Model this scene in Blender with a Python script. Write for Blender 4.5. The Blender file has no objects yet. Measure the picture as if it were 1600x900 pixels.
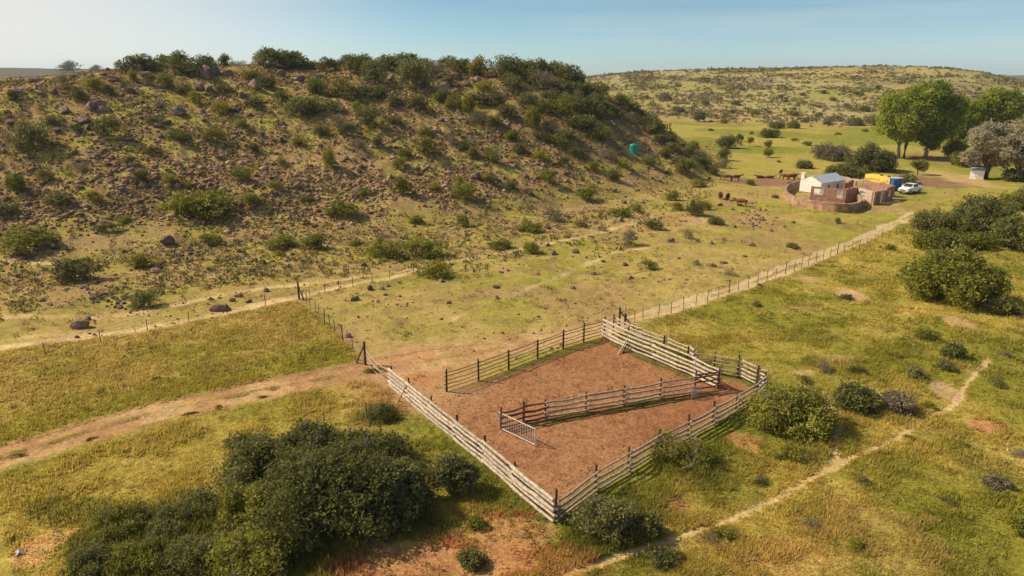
import bpy, bmesh, math, random
import numpy as np
from mathutils import Vector, Matrix
D = bpy.data
SC = bpy.context.scene
COL = SC.collection
rnd = random.Random(7)
NR = np.random.default_rng(11)
R = math.radians

# ------------------------------------------------------------------ camera
CAM_H = 20.0
FPX = 1600 * 24.0 / 36.0
PITCH = math.atan((450 - 118) / FPX)
cam_d = D.cameras.new('camera'); cam_d.lens = 24.0; cam_d.sensor_width = 36.0
cam_d.clip_start = 0.5; cam_d.clip_end = 20000
cam = D.objects.new('camera', cam_d); COL.objects.link(cam)
cam.location = (0, 0, CAM_H); cam.rotation_euler = (math.pi / 2 - PITCH, 0, 0)
SC.camera = cam

# ------------------------------------------------------------------ world, sun, exposure
SUN_EL = R(42.0)
SUN_DIR = Vector((-math.cos(R(13.6)), math.sin(R(13.6)), 0)) * math.cos(SUN_EL) + Vector((0, 0, math.sin(SUN_EL)))
world = D.worlds.new('World'); SC.world = world; world.use_nodes = True
wn = world.node_tree; wn.nodes.clear()
wo = wn.nodes.new('ShaderNodeOutputWorld'); bg = wn.nodes.new('ShaderNodeBackground')
sky = wn.nodes.new('ShaderNodeTexSky'); sky.sky_type = 'NISHITA'; sky.sun_disc = False
sky.sun_elevation = SUN_EL
sky.sun_rotation = math.atan2(SUN_DIR.x, SUN_DIR.y)
sky.altitude = 1200; sky.air_density = 1.0; sky.dust_density = 0.6; sky.ozone_density = 2.0
bg.inputs['Strength'].default_value = 0.085
# thin high cloud, by direction in the sky (not in the picture)
geo = wn.nodes.new('ShaderNodeTexCoord')
sep = wn.nodes.new('ShaderNodeSeparateXYZ'); wn.links.new(geo.outputs['Generated'], sep.inputs[0])
mp = wn.nodes.new('ShaderNodeMapping'); mp.inputs['Scale'].default_value = (1.6, 1.6, 22.0)
mp.inputs['Location'].default_value = (0.35, 0.0, 0.4)
wn.links.new(geo.outputs['Generated'], mp.inputs[0])
nz = wn.nodes.new('ShaderNodeTexNoise'); nz.inputs['Scale'].default_value = 1.7; nz.inputs['Detail'].default_value = 4
wn.links.new(mp.outputs[0], nz.inputs['Vector'])
cr = wn.nodes.new('ShaderNodeValToRGB')
cr.color_ramp.elements[0].position = 0.45; cr.color_ramp.elements[0].color = (0, 0, 0, 1)
cr.color_ramp.elements[1].position = 0.9; cr.color_ramp.elements[1].color = (0.28, 0.28, 0.28, 1)
wn.links.new(nz.outputs['Fac'], cr.inputs[0])
# bank of thin cloud towards the west (left)
mr = wn.nodes.new('ShaderNodeMapRange'); mr.inputs['From Min'].default_value = -0.05; mr.inputs['From Max'].default_value = -0.66
mr.inputs['To Min'].default_value = 0.0; mr.inputs['To Max'].default_value = 0.9; mr.interpolation_type = 'SMOOTHSTEP'
wn.links.new(sep.outputs['X'], mr.inputs['Value'])
mx = wn.nodes.new('ShaderNodeMath'); mx.operation = 'MAXIMUM'
wn.links.new(cr.outputs[0], mx.inputs[0]); wn.links.new(mr.outputs[0], mx.inputs[1])
tint = wn.nodes.new('ShaderNodeMix'); tint.data_type = 'RGBA'; tint.blend_type = 'MULTIPLY'; tint.inputs[0].default_value = 1.0
wn.links.new(sky.outputs[0], tint.inputs[6])
# the clear sky darkens quickly with height
er = wn.nodes.new('ShaderNodeValToRGB')
e = er.color_ramp.elements
e[0].position = 0.0; e[0].color = (0.84, 1.04, 1.20, 1)
e[1].position = 0.5; e[1].color = (0.75, 0.85, 0.90, 1)
x_ = e.new(0.085); x_.color = (0.70, 0.88, 0.94, 1)
wn.links.new(sep.outputs['Z'], er.inputs[0])
wn.links.new(er.outputs[0], tint.inputs[7])
cm = wn.nodes.new('ShaderNodeMix'); cm.data_type = 'RGBA'
wn.links.new(mx.outputs[0], cm.inputs[0]); wn.links.new(tint.outputs[2], cm.inputs[6])
cm.inputs[7].default_value = (8.3, 7.75, 7.1, 1)
wn.links.new(cm.outputs[2], bg.inputs['Color']); wn.links.new(bg.outputs[0], wo.inputs[0])

sd = D.lights.new('sun', 'SUN'); sd.energy = 4.2; sd.angle = R(0.5); sd.color = (1.0, 0.90, 0.72)
sun = D.objects.new('sun', sd); COL.objects.link(sun)
sun.rotation_euler = SUN_DIR.to_track_quat('Z', 'Y').to_euler(); sun.location = SUN_DIR * 300
SC.view_settings.view_transform = 'Standard'; SC.view_settings.look = 'None'
SC.view_settings.gamma = 1; SC.view_settings.exposure = 0.35
SC.cycles.use_denoising = True
SC.cycles.max_bounces = 5; SC.cycles.diffuse_bounces = 2; SC.cycles.glossy_bounces = 2
SC.cycles.transmission_bounces = 3; SC.cycles.transparent_max_bounces = 4; SC.cycles.volume_bounces = 0
SC.cycles.use_adaptive_sampling = True; SC.cycles.adaptive_threshold = 0.02
SC.cycles.caustics_reflective = False; SC.cycles.caustics_refractive = False

# ------------------------------------------------------------------ numeric noise
def _hash(ix, iy, seed):
    h = ix.astype(np.int32).view(np.uint32) * np.uint32(374761393) + iy.astype(np.int32).view(np.uint32) * np.uint32(668265263) + np.uint32((seed * 1442695041) & 0xffffffff)
    h = (h ^ (h >> np.uint32(13))) * np.uint32(1274126177)
    return ((h ^ (h >> np.uint32(16))) & np.uint32(0xffffff)).astype(np.float32) * np.float32(1 / 0xffffff)
def vnoise(x, y, seed=0):
    ix = np.floor(x); iy = np.floor(y); fx = x - ix; fy = y - iy
    fx = fx * fx * (3 - 2 * fx); fy = fy * fy * (3 - 2 * fy)
    a = _hash(ix, iy, seed); b = _hash(ix + 1, iy, seed); c = _hash(ix, iy + 1, seed); d = _hash(ix + 1, iy + 1, seed)
    return (a + (b - a) * fx) * (1 - fy) + (c + (d - c) * fx) * fy
def fbm(x, y, scale, octv=4, seed=0, gain=0.5):
    s = 0; amp = 1; tot = 0; x = np.asarray(x / scale, np.float32); y = np.asarray(y / scale, np.float32)
    for o in range(octv):
        s = s + vnoise(x * 1.0 + 17.3 * o, y + 9.1 * o, seed + o) * amp; tot += amp; amp *= gain
        x, y = (x * 0.8 - y * 0.6) * 2.03, (x * 0.6 + y * 0.8) * 2.03
    return s / tot
def sstep(a, b, x):
    t = np.clip((x - a) / (b - a), 0, 1); return t * t * (3 - 2 * t)

# ------------------------------------------------------------------ terrain height
CP, SP = math.cos(PITCH), math.sin(PITCH)
def ray(px, py):
    u = (px - 800) / FPX; v = -(py - 450) / FPX
    return np.array((u, CP + v * SP, -SP + v * CP))
def flat(px, py, z=0.0):
    d = ray(px, py); t = (z - CAM_H) / d[2]; return d[0] * t, d[1] * t
def az_dist(px, py):
    x, y = flat(px, py); return math.atan2(x, y), math.hypot(x, y)
# table mountain on the left: foot and crest by bearing
_foot = [az_dist(*p) for p in [(-260, 440), (0, 415), (200, 405), (400, 392), (600, 376), (750, 352), (900, 322), (1000, 304), (1080, 288), (1140, 272)]]
FA = np.array([a for a, d in _foot]); FD = np.array([d for a, d in _foot])
_crest = [(-420, 150, 150), (-150, 141, 150), (0, 133, 150), (60, 127, 150), (120, 119, 152), (180, 110, 155), (240, 105, 158), (330, 103, 160), (450, 103, 163),
          (560, 103, 165), (700, 105, 168), (800, 110, 168), (860, 116, 168), (905, 126, 168), (950, 150, 167), (1000, 186, 165), (1040, 211, 160),
          (1080, 238, 155), (1115, 259, 152), (1142, 273, 150)]
CA, CD, CZ = [], [], []
for px, py, d in _crest:
    v = ray(px, py); hd = math.hypot(v[0], v[1]); CA.append(math.atan2(v[0], v[1])); CD.append(d); CZ.append(max(0.0, CAM_H + d * v[2] / hd))
CA, CD, CZ = map(np.array, (CA, CD, CZ))
AZR = math.atan2(ray(1142, 270)[0], ray(1142, 270)[1])
# far hill on the right
_fc = [(800, 128), (880, 124), (920, 121), (960, 117), (1000, 113), (1100, 109), (1200, 107), (1300, 105), (1400, 106), (1450, 107), (1490, 110), (1530, 115), (1570, 124), (1640, 138), (1760, 150)]
GA, GZ = [], []
for px, py in _fc:
    v = ray(px, py); hd = math.hypot(v[0], v[1]); GA.append(math.atan2(v[0], v[1])); GZ.append(max(0, CAM_H + 640 * v[2] / hd))
GA, GZ = np.array(GA), np.array(GZ)
def hill_h(x, y):
    az = np.arctan2(x, y); d = np.hypot(x, y)
    d0 = np.interp(az, FA, FD); d1 = np.interp(az, CA, CD); h = np.interp(az, CA, CZ)
    h = h * sstep(-1.35, -0.8, az) * (1 - sstep(AZR - .055, AZR - .002, az))
    t = np.clip((d - d0) / np.maximum(d1 - d0, 1), 0, 1)
    up = 0.42 * t + 0.58 * t * t * (3 - 2 * t)
    w = 130 * (1 - sstep(R(3), R(8.5), az)); L = 70 + 60 * (1 - sstep(R(0), R(9), az))
    dn = 1 - sstep(0, 1, (d - d1 - w) / L)
    return h * np.where(d < d1, up, dn)
def foot_d(x, y):
    az = np.arctan2(x, y); return np.hypot(x, y) - np.interp(az, FA, FD) - 400 * sstep(AZR - .03, AZR + .03, az)
def far_h(x, y):
    az = np.arctan2(x, y); d = np.hypot(x, y)
    h = np.interp(az, GA, GZ) * sstep(-0.25, 0.02, az)
    t = np.clip((d - 330) / 310, 0, 1); up = 0.55 * t * t * (3 - 2 * t) + 0.45 * t ** 1.4
    return h * np.where(d < 640, up, 1 - 0.9 * sstep(760, 1100, d))
def horizon_h(x, y):
    az = np.arctan2(x, y); d = np.hypot(x, y)
    right = 16 + 5 * fbm(az * 30, d * 0, 1.0, 3, 5)
    a = sstep(1300, 3000, d) * right
    left = 30 + 4 * fbm(az * 25, d * 0, 1.0, 3, 9)
    b = sstep(700, 1500, d) * left * (1 - sstep(-0.40, -0.15, az))
    return np.maximum(a, b)
KR = [flat(*p) for p in [(612, 604), (868, 815), (930, 768), (1029, 708), (1113, 664), (1181, 623), (1193, 611), (1153, 590), (1115, 584), (1083, 580), (944, 526), (880, 545), (795, 578), (698, 612), (655, 600)]]
def in_poly(x, y, P, sub=False):
    ins = np.zeros(x.shape, bool); n = len(P)
    if not sub:
        Pa = np.array(P); near = (x > Pa[:, 0].min()) & (x < Pa[:, 0].max()) & (y > Pa[:, 1].min()) & (y < Pa[:, 1].max())
        if near.any(): ins[near] = in_poly(x[near], y[near], P, True)
        return ins
    for i in range(n):
        x0, y0 = P[i]; x1, y1 = P[(i + 1) % n]
        c = ((y0 > y) != (y1 > y)) & (x < (x1 - x0) * (y - y0) / (y1 - y0 + 1e-12) + x0); ins ^= c
    return ins
def seg_dist(x, y, P, closed=False, reach=12.0):
    Pa = np.array(P); near = (x > Pa[:, 0].min() - reach) & (x < Pa[:, 0].max() + reach) & (y > Pa[:, 1].min() - reach) & (y < Pa[:, 1].max() + reach)
    if not near.all():
        out = np.full(x.shape, reach)
        if near.any(): out[near] = np.minimum(reach, seg_dist(x[near], y[near], P, closed))
        return out
    best = np.full(x.shape, 1e9); n = len(P)
    for i in range(n if closed else n - 1):
        ax, ay = P[i]; bx, by = P[(i + 1) % n]
        dx, dy = bx - ax, by - ay; L2 = dx * dx + dy * dy + 1e-9
        t = np.clip(((x - ax) * dx + (y - ay) * dy) / L2, 0, 1)
        best = np.minimum(best, np.hypot(x - ax - t * dx, y - ay - t * dy))
    return best
STRIPS = [([flat(*p) for p in Q], w) for Q, w in (([(852, 659), (915, 648), (974, 638), (1031, 627), (1085, 619), (1118, 612)], .38), ([(748, 598), (795, 581), (840, 564), (880, 550), (912, 541), (942, 530)], .5), ([(944, 528), (980, 548), (1023, 566), (1080, 592)], .45))]  # pen fence strips: grass plus the rails' merged shadow, put into the colour
def base_h(x, y):
    h = hill_h(x, y)
    return h + far_h(x, y) + horizon_h(x, y)
def height(x, y):
    x = np.asarray(x, float); y = np.asarray(y, float)
    d = np.hypot(x, y); hh = hill_h(x, y); fh = far_h(x, y)
    z = hh + fh + horizon_h(x, y)
    k = np.clip(seg_dist(x, y, KR, True) / 4, 0, 1) * ~in_poly(x, y, KR)
    z = z + k * 0.5 * (fbm(x, y, 9.0, 3, 3) - 0.5) * sstep(15, 40, d)
    z = z + k * 0.10 * (fbm(x, y, 1.1, 2, 13) - 0.5) * (1 - sstep(90, 160, d))
    m = sstep(0.2, 3.0, hh)
    z = z + m * (2.0 * (fbm(x, y, 14, 4, 21) - 0.5) + 0.62 * (fbm(x, y, 1.9, 3, 31) - 0.5))
    z = z + sstep(0.5, 4, fh) * (3.2 * (fbm(x, y, 60, 4, 41) - 0.5))
    return z
def G(px, py):
    """the point of the terrain seen at a photograph pixel: used to survey where things stand"""
    v = ray(px, py); t = 15.0; prev = t
    hd = math.hypot(v[0], v[1])
    ts = np.geomspace(12 / hd, 2600 / hd, 1400)
    f = CAM_H + ts * v[2] - height(ts * v[0], ts * v[1])
    i = np.argmax(f < 0)
    if f[i] >= 0: i = len(ts) - 1
    a, b = ts[max(i - 1, 0)], ts[i]
    tt = np.linspace(a, b, 40); f = CAM_H + tt * v[2] - height(tt * v[0], tt * v[1])
    j = np.argmax(f < 0); t = tt[j]
    x, y = t * v[0], t * v[1]
    return Vector((x, y, float(height(x, y))))
def ppm(p):
    """photograph pixels per metre at a point"""
    q = Vector(p) - Vector((0, 0, CAM_H)); return FPX / (q.y * CP - q.z * SP)
def g2(px, py):
    p = G(px, py); return (p.x, p.y)

# ------------------------------------------------------------------ ground colour
ROADS = [  # polyline pixels, half width m, colour, strength
    ([(-160, 745), (0, 703), (120, 668), (250, 634), (380, 605), (470, 590), (560, 572), (660, 552), (800, 535), (900, 515), (960, 502), (1010, 487), (1075, 468), (1140, 450), (1200, 425), (1280, 395), (1350, 368), (1400, 345), (1425, 330)], 0.42, 1.0),
    ([(-160, 765), (0, 722), (120, 686), (250, 648), (380, 620), (470, 603), (560, 586), (640, 575), (720, 560), (820, 543), (915, 521), (975, 509)], 0.62, 0.9),
    ([(990, 500), (1060, 482), (1130, 459), (1200, 436), (1290, 400), (1360, 371), (1412, 345), (1440, 332)], 0.36, 0.95),
]
TRACKS = [
    ([(-100, 560), (0, 543), (120, 528), (230, 512), (340, 492), (430, 470), (520, 450), (600, 436), (700, 410), (780, 396), (900, 372), (1000, 345)], 0.55, 0.95),
    ([(-60, 500), (60, 494), (150, 496), (230, 486), (330, 464), (430, 447), (540, 436), (650, 420)], 0.45, 0.9),
    ([(-60, 405), (20, 408), (90, 412)], 0.5, 0.7),
    ([(700, 500), (800, 460), (900, 420), (960, 395), (1010, 387)], 0.4, 0.6),
    ([(0, 530), (200, 520), (400, 478)], 0.5, 0.35),
]
PATHS = [
    ([(840, 915), (960, 872), (1060, 840), (1150, 808), (1210, 780), (1280, 740), (1330, 715), (1400, 688), (1440, 655), (1490, 632), (1510, 600), (1545, 560)], 0.17, 0.8),
    ([(1300, 728), (1308, 690), (1312, 660), (1290, 625), (1284, 612)], 0.2, 0.8),
    ([(1430, 662), (1500, 690), (1600, 720)], 0.2, 0.25),
]
PATCH = [  # ellipses: px, py, wpx, hpx, strength, kind (0 tan, 1 orange, 2 straw, 3 brown: fields, under the tall trees)
    (1330, 461, 56, 20, .9, 0), (1262, 436, 40, 10, .5, 0), (1497, 503, 44, 20, .6, 0), (1478, 612, 60, 26, .85, 0), (1540, 665, 52, 20, .9, 1),
    (1255, 582, 36, 9, .7, 0), (1310, 560, 60, 12, .5, 0), (1160, 690, 60, 30, .6, 1), (1455, 528, 30, 8, .5, 0), (1060, 790, 40, 22, .5, 1), (1035, 850, 90, 20, .35, 0),
    (60, 857, 74, 58, .95, 2), (640, 872, 200, 70, .8, 1), (800, 835, 170, 70, .75, 1), (720, 880, 300, 60, .75, 1), (875, 880, 120, 60, .5, 1), (560, 895, 120, 40, .7, 1),
    (1195, 284, 120, 13, .95, 3), (1230, 288, 60, 10, .8, 3), (1440, 284, 130, 17, .95, 3), (1500, 278, 70, 26, .6, 0), (1530, 288, 50, 16, .6, 0), (1380, 318, 50, 9, .6, 0), (1400, 330, 60, 12, .4, 0),
    (640, 560, 90, 30, .5, 1), (660, 592, 70, 26, .8, 1), (600, 590, 60, 20, .4, 0), (40, 395, 130, 18, .5, 0), (190, 375, 200, 20, .35, 0), (1085, 345, 60, 12, .6, 0), (1000, 335, 60, 10, .4, 0), (560, 420, 200, 14, .3, 0),
    (205, 600, 60, 30, .2, 2), (660, 640, 60, 18, .3, 0), (1380, 840, 220, 120, .35, 2), (1250, 870, 200, 60, .35, 2), (1590, 250, 30, 30, .4, 0), (1450, 248, 80, 12, .8, 3), (560, 668, 60, 20, .3, 2)]
C = np.array
CT = {0: C((.50, .33, .17)), 1: C((.46, .22, .10)), 2: C((.58, .38, .15)), 3: C((.27, .15, .10))}
_cache = {}
def survey():
    if _cache: return _cache
    _cache['roads'] = [([g2(*p) for p in P], w, s) for P, w, s in ROADS]
    _cache['tracks'] = [([g2(*p) for p in P], w, s) for P, w, s in TRACKS]
    _cache['paths'] = [([g2(*p) for p in P], w, s) for P, w, s in PATHS]
    pp = []
    for px, py, w, h, s, k in PATCH:
        c = G(px, py); a = G(px, py + h / 2); b = G(px, py - h / 2); r = G(px + w / 2, py)
        pp.append((c.x, c.y, (r - c).length, max(0.4, (a - b).length / 2), s, k))
    _cache['patch'] = pp
    _cache['rut'] = [g2(*p) for p in [(-160, 755), (0, 714), (120, 678), (250, 642), (380, 616), (470, 598), (560, 580)]]
    _cache['kraal'] = KR
    _cache['lmead'] = [g2(*p) for p in [(-300, 640), (-300, 600), (0, 549), (140, 530), (250, 512), (350, 494), (467, 470), (520, 512), (566, 563), (470, 582), (380, 600), (250, 628), (120, 662), (0, 696), (-300, 775)]]
    _cache['rmead'] = [g2(*p) for p in [(1000, 512), (1090, 480), (1170, 455), (1240, 428), (1310, 398), (1380, 366), (1425, 345), (1500, 300), (1800, 300), (1900, 1100), (-400, 1100), (-400, 800), (0, 735), (250, 660), (400, 628), (560, 594), (610, 606), (868, 820), (1193, 614), (1150, 588), (1083, 578), (960, 522)]]
    _cache['valley'] = [g2(*p) for p in [(1020, 180), (1120, 193), (1200, 195), (1300, 200), (1400, 196), (1480, 188), (1620, 200), (1700, 300), (1440, 318), (1380, 300), (1225, 296), (1180, 288), (1140, 272), (1135, 255), (1070, 225), (1030, 200)]]
    return _cache
def masks(x, y, full=True):
    S = survey(); d = np.hypot(x, y)
    wob = 0.35 * (fbm(x, y, 1.6, 3, 77) - 0.5) * np.clip(d / 40, .5, 2)
    out = {}
    r = np.zeros(x.shape); 
    for P, w, s in S['roads']:
        q = seg_dist(x, y, P) + wob * 1.4; r = np.maximum(r, s * (1 - sstep(w * .75, w * 1.35, q)))
    mid = np.zeros(x.shape)
    P = S['roads'][0][0]; q = seg_dist(x, y, P)
    wst = 1 - sstep(C(flat(900, 515))[0] - 4, C(flat(900, 515))[0] + 3, x)
    mid = 0.72 * (1 - sstep(.9, 2.1, q + wob * 1.5)) * (.0 + 1.0 * wst)
    mid = np.maximum(mid, .5 * (1 - sstep(.9, 1.6, seg_dist(x, y, S['roads'][1][0]) + wob)))
    rs_ = (1 - sstep(.10, .30, seg_dist(x, y, S['rut']) + wob * .5)) * sstep(.46, .58, fbm(x, y, 1.5, 3, 83))
    r = r * (1 - rs_); mid = mid * (1 - rs_); out['rut'] = rs_
    out['road'] = r; out['roadside'] = mid
    r = np.zeros(x.shape)
    for P, w, s in S['tracks']:
        q = seg_dist(x, y, P) + wob * 1.6; r = np.maximum(r, s * (1 - sstep(w * .5, w * 1.6, q)))
    out['track'] = r * (.35 + .75 * sstep(.36, .56, fbm(x, y, 2.4, 4, 79)))
    r = np.zeros(x.shape)
    for P, w, s in S['paths']:
        q = seg_dist(x, y, P) + wob * .8; r = np.maximum(r, s * (1 - sstep(w * .6, w * 1.9, q)))
    out['path'] = r * (.65 + .4 * sstep(.36, .55, fbm(x, y, 1.2, 4, 81)))
    k = in_poly(x, y, S['kraal']); kd = seg_dist(x, y, S['kraal'], True)
    out['kraal'] = np.where(k, sstep(0.05, 1.1, kd + wob * 2.2), 0)
    out['kin'] = k
    st = np.zeros(x.shape)
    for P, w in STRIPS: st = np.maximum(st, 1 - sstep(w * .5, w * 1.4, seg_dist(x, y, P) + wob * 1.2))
    out['kgrass_shade'] = st * k
    return out
WEEDS = [(250, 850, 330, 130, 1.0), (120, 800, 180, 50, .5), (950, 830, 150, 110, .7), (1010, 790, 120, 60, .5), (590, 650, 90, 30, .8), (430, 890, 300, 60, .8), (640, 820, 120, 60, .6), (1100, 730, 150, 60, .35), (1270, 715, 90, 30, .4)]
_wd = []
def weeds(x, y):
    if not _wd:
        for px, py, w, h, s_ in WEEDS:
            c = G(px, py); a = G(px, py - h / 2); r_ = G(px + w / 2, py); _wd.append((c.x, c.y, (r_ - c).length, (a - c).length, s_))
    o = np.zeros(x.shape)
    for cx, cy, rx, ry, s_ in _wd:
        q = np.hypot((x - cx) / rx, (y - cy) / ry); o = np.maximum(o, s_ * (1 - sstep(.6, 1.15, q + (fbm(x, y, 1.5, 3, 451) - .5))))
    return o
def smooth_poly(x, y, P, w):
    ins = in_poly(x, y, P); d = seg_dist(x, y, P, True); s = np.where(ins, d, -d)
    return sstep(-w, w, s)
def wst_(x): q = flat(900, 515)[0]; return 1 - sstep(q - 4, q + 3, x)
def ground_colour(x, y):
    S = survey(); d = np.hypot(x, y); M = masks(x, y)
    hh = hill_h(x, y); fh = far_h(x, y)
    n1 = fbm(x, y, 12, 4, 101); n2 = fbm(x, y, 3.2, 4, 111); n3 = fbm(x, y, .8, 3, 121); nb = fbm(x, y, 45, 3, 131)
    def lerp(a, b, t):
        return a + (b - a) * t[:, None]
    green = C((.265, .232, .038)); yel = C((.39, .30, .066)); straw = C((.46, .345, .11)); olive = C((.21, .20, .03)); brown = C((.24, .155, .075))
    # open foot slope: dry, straw coloured
    col = lerp(np.tile(C((.41, .30, .10)), (len(x), 1)), C((.31, .28, .05)), sstep(.38, .62, n1 * .6 + n2 * .4))
    col = lerp(col, C((.29, .18, .085)), sstep(.50, .70, n2 * .5 + n3 * .5) * .7)
    col = lerp(col, C((.36, .225, .11)), sstep(.52, .66, fbm(x, y, 7, 4, 107)) * .6)
    # meadows
    rm = smooth_poly(x, y, S['rmead'], .6)
    mead = lerp(np.tile(green, (len(x), 1)), yel, sstep(.36, .62, n1 * .65 + n2 * .35))
    mead = lerp(mead, straw, sstep(.58, .82, nb * .4 + n2 * .6) * .55)
    mead = lerp(mead, olive, sstep(.55, .75, fbm(x, y, 5, 4, 141)) * .55)
    dryn = sstep(34, 24, d) * sstep(0.0, 9.0, x) * .55
    mead = lerp(mead, C((.42, .28, .09)), dryn * sstep(.35, .6, n2))
    col = lerp(col, mead, rm)
    lm = smooth_poly(x, y, S['lmead'], .5)
    lmc = lerp(np.tile(C((.39, .28, .080)), (len(x), 1)), C((.30, .245, .045)), sstep(.40, .66, n1 * .5 + n2 * .5))
    # greener on the lower edge
    edge = 1 - sstep(1.0, 9.0, seg_dist(x, y, S['roads'][0][0]))
    lmc = lerp(lmc, C((.245, .22, .025)), edge * .7)
    col = lerp(col, lmc, lm)
    # lush strip round the kraal outside
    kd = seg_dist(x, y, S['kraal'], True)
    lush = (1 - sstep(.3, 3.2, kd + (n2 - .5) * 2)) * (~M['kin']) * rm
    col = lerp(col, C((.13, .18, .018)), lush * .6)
    wd_ = weeds(x, y)
    col = lerp(col, C((.105, .115, .02)), wd_ * .85 * (~M['kin']))
    # valley
    va = np.clip(smooth_poly(x, y, S['valley'], 11) * 1.0 + (fbm(x, y, 18, 4, 153) - .5) * 2.2 * (lambda q: 4 * q * (1 - q))(smooth_poly(x, y, S['valley'], 11)), 0, 1)
    vc = lerp(np.tile(C((.24, .235, .045)), (len(x), 1)), C((.37, .30, .075)), sstep(.4, .62, fbm(x, y, 28, 3, 151)))
    col = lerp(col, vc, va * (1 - sstep(.3, 2, hh)))
    # beyond
    far = sstep(1.0, 3.5, fh)
    fc = lerp(np.tile(C((.39, .315, .13)), (len(x), 1)), C((.33, .28, .09)), sstep(.4, .6, fbm(x, y, 60, 4, 161)))
    fc = lerp(fc, C((.20, .15, .11)), sstep(.5, .7, fbm(x, y, 35, 5, 171)) * sstep(8, 18, fh) * .8)
    pl = sstep(300, 380, d)
    col = lerp(col, C((.42, .315, .15)), pl * .8); col = lerp(col, fc, far)
    hz = np.maximum(sstep(900, 1500, d), sstep(1, 8, horizon_h(x, y))); col = lerp(col, C((.12, .115, .09)), hz * .9)
    # rocky hill
    m = sstep(-26, 8, foot_d(x, y) + (nb - .5) * 50 + (n1 - .5) * 16) * (1 - np.maximum(rm, lm))
    m = np.where(hh > 1.5, np.maximum(m, sstep(1.0, 3, hh)), m) * (1 - va * (hh < .5))
    hc = lerp(np.tile(C((.38, .255, .11)), (len(x), 1)), C((.38, .31, .07)), sstep(.44, .60, fbm(x, y, 4, 4, 181)))
    hc = lerp(hc, C((.24, .145, .085)), sstep(.47, .64, fbm(x, y, 2.2, 4, 191)) * .7)
    hc = lerp(hc, C((.30, .245, .06)), sstep(.52, .68, fbm(x, y, 16, 4, 201)) * .6 * sstep(5, 15, hh))
    m = m * (1 - sstep(330, 480, d))
    col = lerp(col, hc, m * (1 - .25 * (1 - sstep(.5, 7, hh))))
    # kraal floor
    kc = lerp(np.tile(C((.295, .125, .058)), (len(x), 1)), C((.375, .185, .090)), sstep(.30, .70, n1))
    kc = lerp(kc, C((.20, .085, .042)), sstep(.48, .66, fbm(x, y, .28, 3, 123)) * .45)
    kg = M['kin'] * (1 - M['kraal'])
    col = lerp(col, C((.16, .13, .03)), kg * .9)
    kc = lerp(kc, C((.15, .13, .03)), M['kgrass_shade'] * .85)  # dark green of fence-side grass, with rail shadow painted in
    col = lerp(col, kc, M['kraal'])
    ent = C(flat(655, 590)); de = np.hypot(x - ent[0], y - ent[1])
    col = lerp(col, C((.47, .275, .135)), (1 - sstep(2.0, 7.5, de + (n2 - .5) * 3)) * .85)
    rc = lerp(np.tile(C((.52, .33, .16)), (len(x), 1)), C((.42, .235, .11)), sstep(.4, .62, n2))
    col = lerp(col, rc, M['roadside'] * (.5 + .8 * sstep(.40, .6, fbm(x, y, 1.4, 3, 222))) * (1 - lm) )
    rc2 = lerp(rc, np.tile(C((.55, .41, .22)), (len(x), 1)), sstep(48, 62, d) * (1 - wst_(x)))
    col = lerp(col, rc2, M['road'])
    col = lerp(col, C((.25, .19, .055)), M['rut'] * .8)
    col = lerp(col, C((.66, .48, .25)), M['track'] * (.7 + .3 * n3))
    col = lerp(col, C((.58, .41, .18)), np.minimum(1, M['path'] * 1.25))
    for cx, cy, rx, ry, s, k in S['patch']:
        near = (abs(x - cx) < rx * 2) & (abs(y - cy) < ry * 2)
        if not near.any(): continue
        xn, yn = x[near], y[near]
        q = np.hypot((xn - cx) / rx, (yn - cy) / ry) + (fbm(xn, yn, max(rx, ry) * .35, 4, 211 + k) - .5) * 1.3
        col[near] = lerp(col[near], CT[k], s * (1 - sstep(.75, 1.05, q)))
    # fine mottling of the soil and thatch itself
    col = col * (0.80 + 0.40 * fbm(x, y, .55, 3, 231))[:, None]
    col = np.where((d > 60)[:, None], col * (0.85 + .3 * fbm(x, y, 1.9, 3, 233))[:, None], col)
    return np.clip(col, .01, .9), M

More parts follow.
